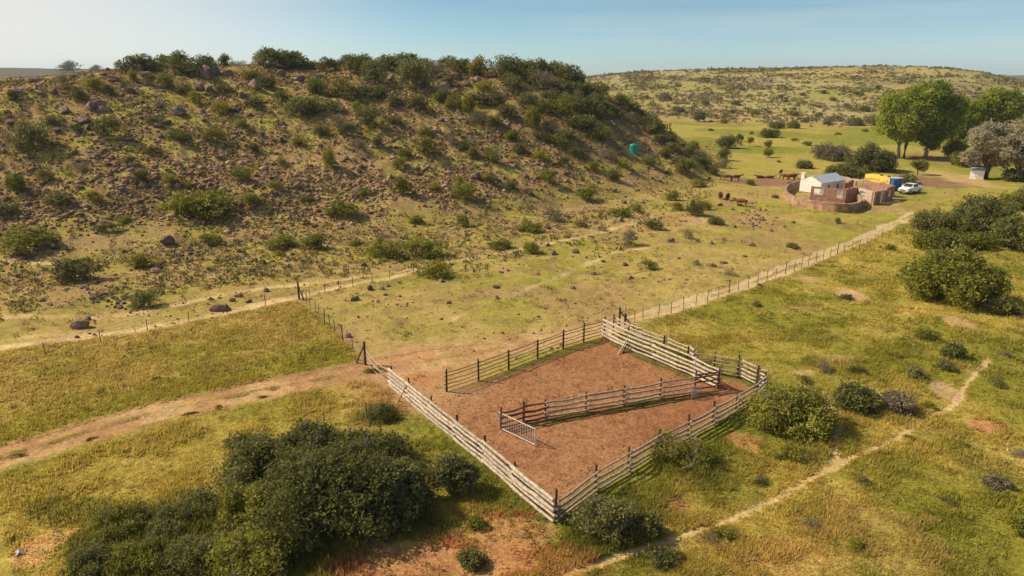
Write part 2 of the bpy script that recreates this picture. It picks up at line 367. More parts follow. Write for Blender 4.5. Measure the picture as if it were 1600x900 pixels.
# ------------------------------------------------------------------ materials
def mat_new(name):
    m = D.materials.new(name); m.use_nodes = True; nt = m.node_tree; nt.nodes.clear()
    out = nt.nodes.new('ShaderNodeOutputMaterial'); b = nt.nodes.new('ShaderNodeBsdfPrincipled')
    b.inputs['Roughness'].default_value = .9; b.inputs['Specular IOR Level'].default_value = .15
    nt.links.new(b.outputs[0], out.inputs[0]); return m, nt, b, out
def N(nt, kind, **kw):
    n = nt.nodes.new(kind)
    for k, v in kw.items(): setattr(n, k, v)
    return n
def mat_terrain():
    m, nt, b, out = mat_new('earth_and_grass')
    a = N(nt, 'ShaderNodeAttribute', attribute_name='Col')
    tc = N(nt, 'ShaderNodeTexCoord')
    n1 = N(nt, 'ShaderNodeTexNoise'); n1.inputs['Scale'].default_value = 5.0; n1.inputs['Detail'].default_value = 5; n1.inputs['Roughness'].default_value = .7
    nt.links.new(tc.outputs['Object'], n1.inputs['Vector'])
    r = N(nt, 'ShaderNodeValToRGB'); r.color_ramp.elements[0].position = .32; r.color_ramp.elements[0].color = (.62, .58, .52, 1)
    r.color_ramp.elements[1].position = .66; r.color_ramp.elements[1].color = (1.25, 1.25, 1.2, 1)
    nt.links.new(n1.outputs['Fac'], r.inputs[0])
    mx = N(nt, 'ShaderNodeMix', data_type='RGBA', blend_type='MULTIPLY'); mx.inputs[0].default_value = 1
    nt.links.new(a.outputs['Color'], mx.inputs[6]); nt.links.new(r.outputs[0], mx.inputs[7]); nt.links.new(mx.outputs[2], b.inputs['Base Color'])
    n2 = N(nt, 'ShaderNodeTexNoise'); n2.inputs['Scale'].default_value = 2.2; n2.inputs['Detail'].default_value = 6; n2.inputs['Roughness'].default_value = .75
    nt.links.new(tc.outputs['Object'], n2.inputs['Vector'])
    bp = N(nt, 'ShaderNodeBump'); bp.inputs['Strength'].default_value = .55; bp.inputs['Distance'].default_value = .18
    nt.links.new(n2.outputs['Fac'], bp.inputs['Height']); nt.links.new(bp.outputs[0], b.inputs['Normal'])
    b.inputs['Roughness'].default_value = 1; b.inputs['Specular IOR Level'].default_value = 0
    return m
def mat_leaf(name, dark, light, dry=None, trans=.25, attr=True):
    """leaf material: dark..light over the leaf's own tint, shifted per plant"""
    m, nt, b, out = mat_new(name)
    a = N(nt, 'ShaderNodeAttribute', attribute_name='tint')
    oi = N(nt, 'ShaderNodeObjectInfo')
    ad = N(nt, 'ShaderNodeMath', operation='MULTIPLY_ADD'); nt.links.new(oi.outputs['Random'], ad.inputs[0]); ad.inputs[1].default_value = .4
    sb = N(nt, 'ShaderNodeMath', operation='SUBTRACT'); nt.links.new(a.outputs['Fac'], sb.inputs[0]); sb.inputs[1].default_value = .2
    nt.links.new(sb.outputs[0], ad.inputs[2])
    r = N(nt, 'ShaderNodeValToRGB'); e = r.color_ramp.elements
    e[0].position = 0; e[0].color = (*dark, 1); e[1].position = .85; e[1].color = (*light, 1)
    if dry: q = e.new(1.0); q.color = (*dry, 1)
    nt.links.new(ad.outputs[0], r.inputs[0]); nt.links.new(r.outputs[0], b.inputs['Base Color'])
    tr = N(nt, 'ShaderNodeBsdfTranslucent'); nt.links.new(r.outputs[0], tr.inputs[0])
    ms = N(nt, 'ShaderNodeMixShader'); ms.inputs[0].default_value = trans
    nt.links.new(b.outputs[0], ms.inputs[1]); nt.links.new(tr.outputs[0], ms.inputs[2]); nt.links.new(ms.outputs[0], out.inputs[0])
    b.inputs['Roughness'].default_value = .9; b.inputs['Specular IOR Level'].default_value = .04
    return m
def mat_col(name, trans=0.0):
    """colour comes from the piece's own attribute (grass, scrub, stones)"""
    m, nt, b, out = mat_new(name)
    a = N(nt, 'ShaderNodeAttribute', attribute_name='Col'); nt.links.new(a.outputs['Color'], b.inputs['Base Color'])
    b.inputs['Specular IOR Level'].default_value = .05
    if trans:
        tr = N(nt, 'ShaderNodeBsdfTranslucent'); nt.links.new(a.outputs['Color'], tr.inputs[0])
        ms = N(nt, 'ShaderNodeMixShader'); ms.inputs[0].default_value = trans
        nt.links.new(b.outputs[0], ms.inputs[1]); nt.links.new(tr.outputs[0], ms.inputs[2]); nt.links.new(ms.outputs[0], out.inputs[0])
    return m
def mat_noise(name, c0, c1, scale=3.0, stretch=(1, 1, 1), rough=.9, bump=.0, metal=0, lo=.35, hi=.65, rand=0.0, spec=.15):
    m, nt, b, out = mat_new(name)
    tc = N(nt, 'ShaderNodeTexCoord'); mp = N(nt, 'ShaderNodeMapping'); mp.inputs['Scale'].default_value = stretch
    nt.links.new(tc.outputs['Object'], mp.inputs[0])
    n1 = N(nt, 'ShaderNodeTexNoise'); n1.inputs['Scale'].default_value = scale; n1.inputs['Detail'].default_value = 6; n1.inputs['Roughness'].default_value = .65
    nt.links.new(mp.outputs[0], n1.inputs['Vector'])
    r = N(nt, 'ShaderNodeValToRGB'); r.color_ramp.elements[0].position = lo; r.color_ramp.elements[0].color = (*c0, 1)
    r.color_ramp.elements[1].position = hi; r.color_ramp.elements[1].color = (*c1, 1)
    nt.links.new(n1.outputs['Fac'], r.inputs[0]); last = r.outputs[0]
    if rand:
        oi = N(nt, 'ShaderNodeObjectInfo'); mr = N(nt, 'ShaderNodeMapRange'); mr.inputs['To Min'].default_value = 1 - rand; mr.inputs['To Max'].default_value = 1 + rand
        nt.links.new(oi.outputs['Random'], mr.inputs[0]); mx = N(nt, 'ShaderNodeMix', data_type='RGBA', blend_type='MULTIPLY'); mx.inputs[0].default_value = 1
        nt.links.new(last, mx.inputs[6]); nt.links.new(mr.outputs[0], mx.inputs[7]); last = mx.outputs[2]
    nt.links.new(last, b.inputs['Base Color'])
    b.inputs['Roughness'].default_value = rough; b.inputs['Metallic'].default_value = metal; b.inputs['Specular IOR Level'].default_value = spec
    if bump:
        bp = N(nt, 'ShaderNodeBump'); bp.inputs['Strength'].default_value = bump; bp.inputs['Distance'].default_value = .05
        nt.links.new(n1.outputs['Fac'], bp.inputs['Height']); nt.links.new(bp.outputs[0], b.inputs['Normal'])
    return m
def mat_brick(name, c1, c2, mortar, scale=1.0, bw=.34, bh=.16):
    m, nt, b, out = mat_new(name)
    tc = N(nt, 'ShaderNodeTexCoord'); sx = N(nt, 'ShaderNodeSeparateXYZ'); nt.links.new(tc.outputs['Object'], sx.inputs[0])
    ad = N(nt, 'ShaderNodeMath', operation='ADD'); nt.links.new(sx.outputs[0], ad.inputs[0]); nt.links.new(sx.outputs[1], ad.inputs[1])
    cb = N(nt, 'ShaderNodeCombineXYZ'); nt.links.new(ad.outputs[0], cb.inputs[0]); nt.links.new(sx.outputs[2], cb.inputs[1])
    br = N(nt, 'ShaderNodeTexBrick'); nt.links.new(cb.outputs[0], br.inputs['Vector']); br.inputs['Scale'].default_value = scale
    br.inputs['Color1'].default_value = (*c1, 1); br.inputs['Color2'].default_value = (*c2, 1); br.inputs['Mortar'].default_value = (*mortar, 1)
    br.inputs['Brick Width'].default_value = bw; br.inputs['Row Height'].default_value = bh; br.inputs['Mortar Size'].default_value = .012
    n1 = N(nt, 'ShaderNodeTexNoise'); n1.inputs['Scale'].default_value = 1.3; n1.inputs['Detail'].default_value = 6; nt.links.new(tc.outputs['Object'], n1.inputs['Vector'])
    r = N(nt, 'ShaderNodeValToRGB'); r.color_ramp.elements[0].position = .3; r.color_ramp.elements[0].color = (.6, .55, .5, 1); r.color_ramp.elements[1].position = .7; r.color_ramp.elements[1].color = (1.2, 1.15, 1.1, 1)
    nt.links.new(n1.outputs['Fac'], r.inputs[0])
    mx = N(nt, 'ShaderNodeMix', data_type='RGBA', blend_type='MULTIPLY'); mx.inputs[0].default_value = 1
    nt.links.new(br.outputs['Color'], mx.inputs[6]); nt.links.new(r.outputs[0], mx.inputs[7]); nt.links.new(mx.outputs[2], b.inputs['Base Color'])
    return m
def mat_plain(name, c, rough=.5, metal=0, spec=.5):
    return mat_noise(name, tuple(v * .9 for v in c), tuple(min(1, v * 1.06) for v in c), 2.5, rough=rough, metal=metal, spec=spec)
M_TERR = mat_terrain()
M_GRASS = mat_col('grass_blades', .5); M_SCRUB = mat_col('scrub_leaves', .2); M_STONE = mat_col('stone_rubble')
M_ROCK = mat_noise('dolerite', (.11, .068, .052), (.30, .20, .145), 2.2, bump=.8, rand=.3)
M_WHITEWOOD = mat_noise('bleached_pole', (.30, .22, .15), (.66, .54, .40), 7, (1, 1, 1), bump=.3, rand=.14)
M_GREYWOOD = mat_noise('weathered_pole', (.22, .155, .095), (.46, .35, .225), 4, bump=.3, rand=.18)
M_PALEWOOD = mat_noise('sun_greyed_pole', (.22, .155, .10), (.54, .41, .28), 7, bump=.3, rand=.16)
M_BACKLITWOOD = mat_noise('thin_backlit_pole', (.20, .15, .06), (.34, .26, .11), 4, bump=.3, rand=.18)  # thin yellow-brown poles, their backlit darkness put into the colour
M_REDWOOD = mat_noise('dark_red_pole', (.10, .035, .025), (.19, .07, .045), 4, bump=.3, rand=.15)
M_POST = mat_noise('tarred_post', (.050, .030, .022), (.14, .080, .055), 6, bump=.3, rand=.2)
M_WIRE = mat_plain('galvanised_wire', (.14, .12, .10), .7, .0)
M_DROPPER = mat_noise('fence_dropper', (.05, .032, .022), (.12, .08, .05), 5, rand=.2)
M_BARK = mat_noise('bark', (.07, .05, .035), (.20, .15, .11), 4, (1, 1, .3), bump=.4)
M_PALEBARK = mat_noise('pale_bark', (.16, .12, .09), (.38, .31, .25), 4, (1, 1, .3), bump=.4)
LEAF = {
    'olive': mat_leaf('leaves_olive', (.085, .088, .030), (.255, .240, .080), (.36, .30, .11), .35),
    'dark': mat_leaf('leaves_dark', (.078, .084, .024), (.270, .260, .075), (.28, .25, .10), .35),
    'green': mat_leaf('leaves_green', (.105, .118, .018), (.320, .300, .052), (.42, .35, .08), .35),
    'yellow': mat_leaf('leaves_yellow_green', (.16, .15, .025), (.390, .330, .055), (.48, .36, .10), .35),
    'grey': mat_leaf('twigs_grey', (.13, .105, .06), (.33, .265, .155), (.40, .31, .18), .25),
    'tree': mat_leaf('leaves_tree', (.14, .185, .025), (.44, .46, .065), (.56, .52, .09), .5),
    'blossom': mat_leaf('leaves_silver_brown', (.22, .20, .11), (.58, .50, .33), (.66, .54, .40), .45),
}

# ------------------------------------------------------------------ object helpers
def props(o, label=None, cat=None, group=None, kind=None):
    if label: o['label'] = label
    if cat: o['category'] = cat
    if group: o['group'] = group
    if kind: o['kind'] = kind
    return o
def empty(name, loc, label, cat, group=None, rz=0.0):
    o = D.objects.new(name, None); COL.objects.link(o); o.location = loc; o.rotation_euler = (0, 0, rz); o.empty_display_size = .3
    return props(o, label, cat, group)
def np_mesh(name, V, F, tint=None, col=None, smooth=False):
    """V (n,3), F (m,k) arrays"""
    me = D.meshes.new(name); V = np.asarray(V, np.float32); F = np.asarray(F, np.int32); k = F.shape[1]
    me.vertices.add(len(V)); me.vertices.foreach_set('co', V.ravel())
    me.loops.add(F.size); me.loops.foreach_set('vertex_index', F.ravel())
    me.polygons.add(len(F)); me.polygons.foreach_set('loop_start', np.arange(0, F.size, k, dtype=np.int32))
    me.polygons.foreach_set('loop_total', np.full(len(F), k, np.int32))
    if smooth: me.polygons.foreach_set('use_smooth', np.ones(len(F), bool))
    if tint is not None:
        a = me.attributes.new('tint', 'FLOAT', 'POINT'); a.data.foreach_set('value', np.asarray(tint, np.float32))
    if col is not None:
        a = me.color_attributes.new('Col', 'FLOAT_COLOR', 'POINT'); c = np.ones((len(V), 4), np.float32); c[:, :3] = col
        a.data.foreach_set('color', c.ravel())
    me.update(calc_edges=True); return me
def link(name, me, mat, parent=None, loc=None):
    if mat and not me.materials:
        for m_ in (mat if isinstance(mat, (list, tuple)) else [mat]): me.materials.append(m_)
    o = D.objects.new(name, me); COL.objects.link(o)
    if parent: o.parent = parent
    if loc is not None: o.location = loc
    return o
class MB:
    """collects boxes, tubes and prisms into one mesh"""
    def __init__(s): s.v = []; s.f = []; s.mi = []
    def add(s, vs, fs, mi=0):
        o = len(s.v); s.v += [tuple(v) for v in vs]; s.f += [tuple(i + o for i in f) for f in fs]; s.mi += [mi] * len(fs); return s
    def box(s, c, size, rz=0.0, mi=0, M=None):
        hx, hy, hz = size[0] / 2, size[1] / 2, size[2] / 2; vs = []
        for z in (-hz, hz):
            for x, y in ((-hx, -hy), (hx, -hy), (hx, hy), (-hx, hy)):
                p = Vector((x * math.cos(rz) - y * math.sin(rz), x * math.sin(rz) + y * math.cos(rz), z)) + Vector(c)
                vs.append(M @ p if M else p)
        return s.add(vs, [(0, 3, 2, 1), (4, 5, 6, 7), (0, 1, 5, 4), (1, 2, 6, 5), (2, 3, 7, 6), (3, 0, 4, 7)], mi)
    def tube(s, pts, rs, n=7, mi=0, cap=True):
        pts = [Vector(p) for p in pts]
        if not isinstance(rs, (list, tuple)): rs = [rs] * len(pts)
        rings = []; o = len(s.v)
        for i, p in enumerate(pts):
            t = (pts[min(i + 1, len(pts) - 1)] - pts[max(i - 1, 0)]).normalized()
            a = t.cross(Vector((0, 0, 1))); a = a if a.length > .05 else t.cross(Vector((1, 0, 0))); a.normalize(); b = t.cross(a)
            for k in range(n):
                th = 2 * math.pi * k / n; s.v.append(tuple(p + (a * math.cos(th) + b * math.sin(th)) * rs[i]))
        for i in range(len(pts) - 1):
            for k in range(n):
                k2 = (k + 1) % n; s.f.append((o + i * n + k, o + i * n + k2, o + (i + 1) * n + k2, o + (i + 1) * n + k)); s.mi.append(mi)
        if cap:
            s.f.append(tuple(o + k for k in range(n))[::-1]); s.mi.append(mi)
            s.f.append(tuple(o + (len(pts) - 1) * n + k for k in range(n))); s.mi.append(mi)
        return s
    def mesh(s, name, smooth=False):
        me = D.meshes.new(name); me.from_pydata(s.v, [], s.f)
        for p, k in zip(me.polygons, s.mi): p.material_index = k; p.use_smooth = smooth
        me.update()
        bm = bmesh.new(); bm.from_mesh(me); bmesh.ops.recalc_face_normals(bm, faces=bm.faces); bm.to_mesh(me); bm.free()
        return me
    def build(s, name, mat, parent=None, loc=None, smooth=False): return link(name, s.mesh(name, smooth), mat, parent, loc)
def zat(x, y): return float(height(x, y))

# ------------------------------------------------------------------ terrain sheet
def build_terrain():
    az = np.concatenate([np.linspace(-1.45, -.78, 70)[:-1], np.linspace(-.78, -.66, 60)[:-1], np.linspace(-.66, .66, 1100), np.linspace(.66, .78, 60)[1:], np.linspace(.78, 1.45, 70)[1:]])
    rs = [9.0]
    while rs[-1] < 4600:
        r = rs[-1]
        dr = max(.07, r * r / CAM_H / 683 * 1.0)
        dr = min(dr, .40) if r < 200 else (min(dr, 2.2) if r < 700 else r * .012)
        rs.append(r + dr)
    rs = np.array(rs); A, B = np.meshgrid(az, rs); x = (B * np.sin(A)).ravel(); y = (B * np.cos(A)).ravel()
    z = np.zeros(len(x)); col = np.zeros((len(x), 3)); cls = np.zeros(len(x), np.int8)
    step = 200000
    for i in range(0, len(x), step):
        s = slice(i, i + step); z[s] = height(x[s], y[s]); c, M = ground_colour(x[s], y[s]); col[s] = c
        z[s] -= .07 * M['road'] + .04 * M['track'] + .05 * M['path']
        z[s] += .05 * M['kraal'] * (fbm(x[s], y[s], .5, 2, 301) - .5)
        hh = hill_h(x[s], y[s]); fh = far_h(x[s], y[s]); hz = horizon_h(x[s], y[s])
        k = np.zeros(len(x[s]), np.int8)
        k[M['road'] > .45] = 1; k[M['path'] > .35] = 2; k[M['track'] > .4] = 5; k[M['kin']] = 3
        k[hh > .8] = 4; k[fh > 1.0] = 6; k[hz > 1.5] = 7; cls[s] = k
    nr, na = len(rs), len(az); idx = np.arange(nr * na).reshape(nr, na)
    F = np.stack([idx[:-1, :-1], idx[:-1, 1:], idx[1:, 1:], idx[1:, :-1]], -1).reshape(-1, 4)[:, ::-1]
    V = np.stack([x, y, z], 1); fc = cls[F[:, 0]]
    names = {0: 'ground', 1: 'dirt_road', 2: 'footpath', 3: 'kraal_floor', 4: 'rocky_hill', 5: 'cattle_track', 6: 'far_hill', 7: 'distant_hills'}
    for k, nme in names.items():
        f = F[fc == k]
        if not len(f): continue
        u, inv = np.unique(f, return_inverse=True)
        me = np_mesh(nme, V[u], inv.reshape(-1, 4), col=col[u], smooth=False)
        props(link(nme, me, M_TERR), kind='structure')
    print('terrain', nr, na)
build_terrain()

# ------------------------------------------------------------------ stuff: grass, scrub, stones
def polar_pts(n, r0, r1, a0=-.80, a1=.80, p=1.0):
    az = NR.uniform(a0, a1, n); u = NR.uniform(0, 1, n)
    r = (r0 ** (-p) + u * (r1 ** (-p) - r0 ** (-p))) ** (-1 / p) if p else r0 * (r1 / r0) ** u
    return r * np.sin(az), r * np.cos(az), r
def grass():
    x, y, r = polar_pts(330000, 15, 135, -.72, .72, .6)
    c, M = ground_colour(x, y); S = survey()
    rm = smooth_poly(x, y, S['rmead'], .6); lm = smooth_poly(x, y, S['lmead'], .4); hh = hill_h(x, y)
    bare = np.maximum.reduce([np.minimum(1, M['road'] * 1.3), M['track'], np.minimum(1, M['path'] * 1.6), M['kraal'] * (1 - M['kgrass_shade']), M['roadside'] * (1 - lm) * .9])
    pb = np.zeros(len(x))
    for cx, cy, rx, ry, s_, k in S['patch']:
        if k == 2: continue
        q = np.hypot((x - cx) / rx, (y - cy) / ry); pb = np.maximum(pb, min(1, s_ * 1.3) * (1 - sstep(.7, 1.1, q)))
    dens = np.clip(.22 + .8 * np.maximum(rm, lm), 0, 1) * (1 - bare) ** 1.5 * (1 - pb)
    dens *= np.where(hh > .5, .25, 1)
    dens = np.maximum(np.maximum(dens, M['kgrass_shade'] * .9), M['rut'])
    clump = fbm(x, y, 1.7, 3, 401)
    keep = NR.uniform(0, 1, len(x)) < dens * (.45 + 1.1 * sstep(.35, .65, clump))
    x, y, r, c, rm, lm, clump = x[keep], y[keep], r[keep], c[keep], rm[keep], lm[keep], clump[keep]
    z = height(x, y) - .03; n = len(x); nb = 5
    weed = weeds(x, y)
    hgt = (.06 + .26 * weed + .13 * np.maximum(rm * (.35 + 1.1 * sstep(.45, .66, clump)), lm * 1.0)) * NR.uniform(.6, 1.35, n) * (r / 40) ** .25
    wid = (.013 + .012 * (r / 30)) * NR.uniform(.7, 1.4, n) * 1.5
    th = NR.uniform(0, 2 * np.pi, (n, nb)); sp = NR.uniform(.02, .16, (n, nb)) * (r / 35)[:, None] ** .6; lean = NR.uniform(.1, .55, (n, nb)) * hgt[:, None]
    bx = x[:, None] + np.cos(th) * sp; by = y[:, None] + np.sin(th) * sp
    ph = NR.uniform(0, 2 * np.pi, (n, nb)); wx = np.cos(ph) * wid[:, None]; wy = np.sin(ph) * wid[:, None]
    hb = hgt[:, None] * NR.uniform(.7, 1.15, (n, nb)); zz = np.repeat(z[:, None], nb, 1)
    p0 = np.stack([bx - wx, by - wy, zz], -1); p1 = np.stack([bx + wx, by + wy, zz], -1)
    p2 = np.stack([bx + np.cos(th) * lean + .12 * hb, by + np.sin(th) * lean, zz + hb], -1)
    V = np.stack([p0, p1, p2], 2).reshape(-1, 3); F = np.arange(len(V)).reshape(-1, 3)
    cc = c * NR.uniform(1.0, 1.45, (n, 1)) * 1.2; cc[:, 1] *= NR.uniform(.92, 1.08, n)
    cc = np.repeat(cc, nb * 3, 0)
    props(link('grass', np_mesh('grass', V, F, col=np.clip(cc, 0, .9)), M_GRASS), kind='stuff')
    print('grass', n)
grass()

def scrub_blob(n, x, y, rad, hgt, leafs, size, colr, name, mat):
    z = height(x, y)
    th = NR.uniform(0, 2 * np.pi, (n, leafs)); ph = NR.uniform(0.0, 1.0, (n, leafs)); q = NR.uniform(.4, 1, (n, leafs)) ** .5
    cx = x[:, None] + np.cos(th) * rad[:, None] * q * np.sqrt(1 - ph ** 2 * .8); cy = y[:, None] + np.sin(th) * rad[:, None] * q * np.sqrt(1 - ph ** 2 * .8)
    cz = z[:, None] + hgt[:, None] * ph * q
    a = NR.normal(0, 1, (n, leafs, 3)); a /= np.linalg.norm(a, axis=-1, keepdims=True); b = NR.normal(0, 1, (n, leafs, 3)); b -= a * (a * b).sum(-1, keepdims=True); b /= np.linalg.norm(b, axis=-1, keepdims=True)
    s = (size * rad)[:, None, None] * NR.uniform(.6, 1.3, (n, leafs, 1)); c0 = np.stack([cx, cy, cz], -1)
    V = np.stack([c0 - a * s, c0 - b * s * .55, c0 + a * s, c0 + b * s * .55], 2).reshape(-1, 3); F = np.arange(len(V)).reshape(-1, 4)
    cc = colr[:, None, :] * NR.uniform(.6, 1.35, (n, leafs, 1)); cc = np.repeat(cc.reshape(-1, 3), 4, 0)
    return link(name, np_mesh(name, V, F, col=np.clip(cc, 0, .9)), mat)
def scrub():
    pal = np.array([(.16, .16, .04), (.30, .27, .05), (.24, .17, .08), (.36, .29, .07), (.13, .14, .04), (.30, .21, .11)])
    x, y, r = polar_pts(150000, 70, 230, -.75, .42, .3)
    hh = hill_h(x, y); dn = fbm(x, y, 7, 4, 501)
    M = masks(x, y)
    fd = foot_d(x, y); S = survey(); tk = G(990.5, 240); tkd = np.abs(x - tk.x - (y - tk.y) * tk.x / tk.y) ; nt_ = ~((tkd < 2.6) & (y > tk.y - 14) & (y < tk.y + 1))
    keep = (fd > -38) & ~in_poly(x, y, S['lmead']) & ~in_poly(x, y, S['rmead']) & nt_ & (NR.uniform(0, 1, len(x)) < sstep(.26, .56, dn) * (.07 + .16 * sstep(-38, 5, fd) + .40 * sstep(1, 12, hh) + .35 * sstep(12, 20, hh))) & (M['track'] < .3) & (M['road'] < .1)
    x, y, hh = x[keep][:40000], y[keep][:40000], hh[keep][:40000]; n = len(x)
    rad = NR.uniform(.11, .30, n) * (1 + 1.0 * (NR.uniform(0, 1, n) > .90))
    k = (fbm(x, y, 9, 3, 511) * 9 + NR.uniform(-1.5, 1.5, n)).astype(int) % 6
    o = scrub_blob(n, x, y, rad, rad * NR.uniform(.7, 1.3, n), 12, .38, pal[k] * (1 - .3 * (NR.uniform(0, 1, (n, 1)) < .5)), 'low_scrub', M_SCRUB)
    props(o, kind='stuff'); print('scrub', n)
    # heathy tufts in the meadows and on the open slope
    x, y, r = polar_pts(26000, 16, 150, -.72, .72, .6); M = masks(x, y); hh = hill_h(x, y); dn = fbm(x, y, 4, 4, 521)
    bare = np.maximum.reduce([M['road'], M['track'], M['path'], M['roadside']])
    keep = (bare < .2) & ~M['kin'] & (hh < .3) & (NR.uniform(0, 1, len(x)) < .07 + .75 * sstep(.52, .68, dn)); x, y = x[keep], y[keep]; n = len(x)
    r = r[keep]; rad = NR.uniform(.07, .24, n) * np.clip(r / 45, .8, 1.5)
    c, _ = ground_colour(x, y); c = c * .5 + pal[NR.integers(0, 6, n)] * .75
    o = scrub_blob(n, x, y, rad, rad * NR.uniform(.8, 1.4, n), 16, .30, c, 'grass_clumps', M_SCRUB); props(o, kind='stuff')
    # scrub on the far hill
    x, y, r = polar_pts(60000, 290, 900, -.02, .70, 1.0); fh = far_h(x, y); dn = fbm(x, y, 26, 4, 531)
    keep = ((fh > .25) | (NR.uniform(0, 1, len(x)) < .12)) & (NR.uniform(0, 1, len(x)) < .08 + .75 * sstep(.42, .66, dn) * (.35 + .65 * sstep(2, 14, fh))) & (hill_h(x, y) < .5); x, y = x[keep], y[keep]; r = r[keep]; n = len(x)
    va = (smooth_poly(x, y, survey()['valley'], 4) < .4) | (NR.uniform(0, 1, n) < .05); x, y, r = x[va], y[va], r[va]; n = len(x)
    rad = NR.uniform(.5, 1.35, n) * (r / 450) ** .5 * (1 + .8 * (NR.uniform(0, 1, n) > .93))
    o = scrub_blob(n, x, y, rad, rad * NR.uniform(.6, .95, n), 10, .5, pal[NR.integers(0, 6, n)] * .6 * NR.uniform(.8, 1.15, (n, 1)) + np.array((.10, .08, .045)), 'far_scrub', M_SCRUB); props(o, kind='stuff'); print('far', n)
scrub()
_ico = None
def ico():
    global _ico
    if _ico is None:
        bm = bmesh.new(); bmesh.ops.create_icosphere(bm, subdivisions=1, radius=1); bm.verts.ensure_lookup_table()
        _ico = (np.array([v.co[:] for v in bm.verts]), np.array([[v.index for v in f.verts] for f in bm.faces])); bm.free()
    return _ico
def stones_stuff(x, y, size, colr, name):
    v0, f0 = ico(); n = len(x); z = height(x, y)
    sc = size[:, None] * NR.uniform(.55, 1.25, (n, 3)) * np.array([1, 1, .75]); an = NR.uniform(0, 2 * np.pi, n)
    v = v0[None] * sc[:, None, :] * NR.uniform(.72, 1.22, (n, len(v0), 1))
    vx = v[..., 0] * np.cos(an)[:, None] - v[..., 1] * np.sin(an)[:, None]; vy = v[..., 0] * np.sin(an)[:, None] + v[..., 1] * np.cos(an)[:, None]
    V = np.stack([vx + x[:, None], vy + y[:, None], v[..., 2] + (z + size * .15)[:, None]], -1).reshape(-1, 3)
    F = (f0[None] + (np.arange(n) * len(v0))[:, None, None]).reshape(-1, 3)
    cc = np.repeat(colr, len(v0), 0)
    return props(link(name, np_mesh(name, V, F, col=cc), M_STONE), kind='stuff')
def stones():
    pal = np.array([(.27, .145, .080), (.17, .095, .06), (.36, .22, .125), (.24, .12, .062), (.40, .27, .17)])
    x, y, r = polar_pts(210000, 72, 225, -.75, .42, .3); hh = hill_h(x, y)
    dn = fbm(x, y, 5, 4, 601); big = fbm(x, y, 24, 3, 611)
    fd = foot_d(x, y); S = survey(); tk = G(990.5, 240); tkd = np.abs(x - tk.x - (y - tk.y) * tk.x / tk.y); nt_ = ~((tkd < 2.4) & (y > tk.y - 8) & (y < tk.y + 1))
    keep = (NR.uniform(0, 1, len(x)) < sstep(.22, .52, dn) * (.04 + .20 * sstep(-35, 6, fd) + .60 * sstep(.3, 4, hh)) * (.5 + sstep(.35, .6, big))) & (fd > -35) & nt_ & ~in_poly(x, y, S['lmead']) & ~in_poly(x, y, S['rmead'])
    x, y = x[keep][:60000], y[keep][:60000]; n = len(x)
    s = (.08 + .17 * NR.uniform(0, 1, n) ** 2.0 + .40 * NR.uniform(0, 1, n) ** 16) * (.6 + .4 * sstep(0, 3, hill_h(x, y)))
    stones_stuff(x, y, s, pal[NR.integers(0, 5, n)] * NR.uniform(.7, 1.25, (n, 1)), 'hillside_stones'); print('stones', n)
    x, y, r = polar_pts(14000, 45, 150, -.6, .6, .4); hh = hill_h(x, y); M = masks(x, y); S = survey()
    rm = smooth_poly(x, y, S['rmead'], .5); lm = smooth_poly(x, y, S['lmead'], .5); dn = fbm(x, y, 6, 4, 621)
    keep = (hh < .4) & ~M['kin'] & (rm < .1) & (lm < .1) & (M['road'] < .1) & (NR.uniform(0, 1, len(x)) < .10 + .6 * sstep(.52, .7, dn)); x, y = x[keep], y[keep]; n = len(x)
    s = .05 + .13 * NR.uniform(0, 1, n) ** 3
    stones_stuff(x, y, s, pal[NR.integers(0, 5, n)] * NR.uniform(.7, 1.2, (n, 1)), 'field_stones')
    Pk = np.array(KR); x = NR.uniform(Pk[:, 0].min(), Pk[:, 0].max(), 22000); y = NR.uniform(Pk[:, 1].min(), Pk[:, 1].max(), 22000); M = masks(x, y)
    keep = (M['kraal'] > .5) & (NR.uniform(0, 1, len(x)) < .2 + sstep(.45, .65, fbm(x, y, 1.8, 3, 641))); x, y = x[keep], y[keep]; n = len(x)
    kp = np.array([(.15, .07, .035), (.22, .10, .05), (.40, .20, .10), (.11, .06, .035)])
    stones_stuff(x, y, NR.uniform(.012, .045, n), kp[NR.integers(0, 4, n)], 'clods_and_dung')
stones()

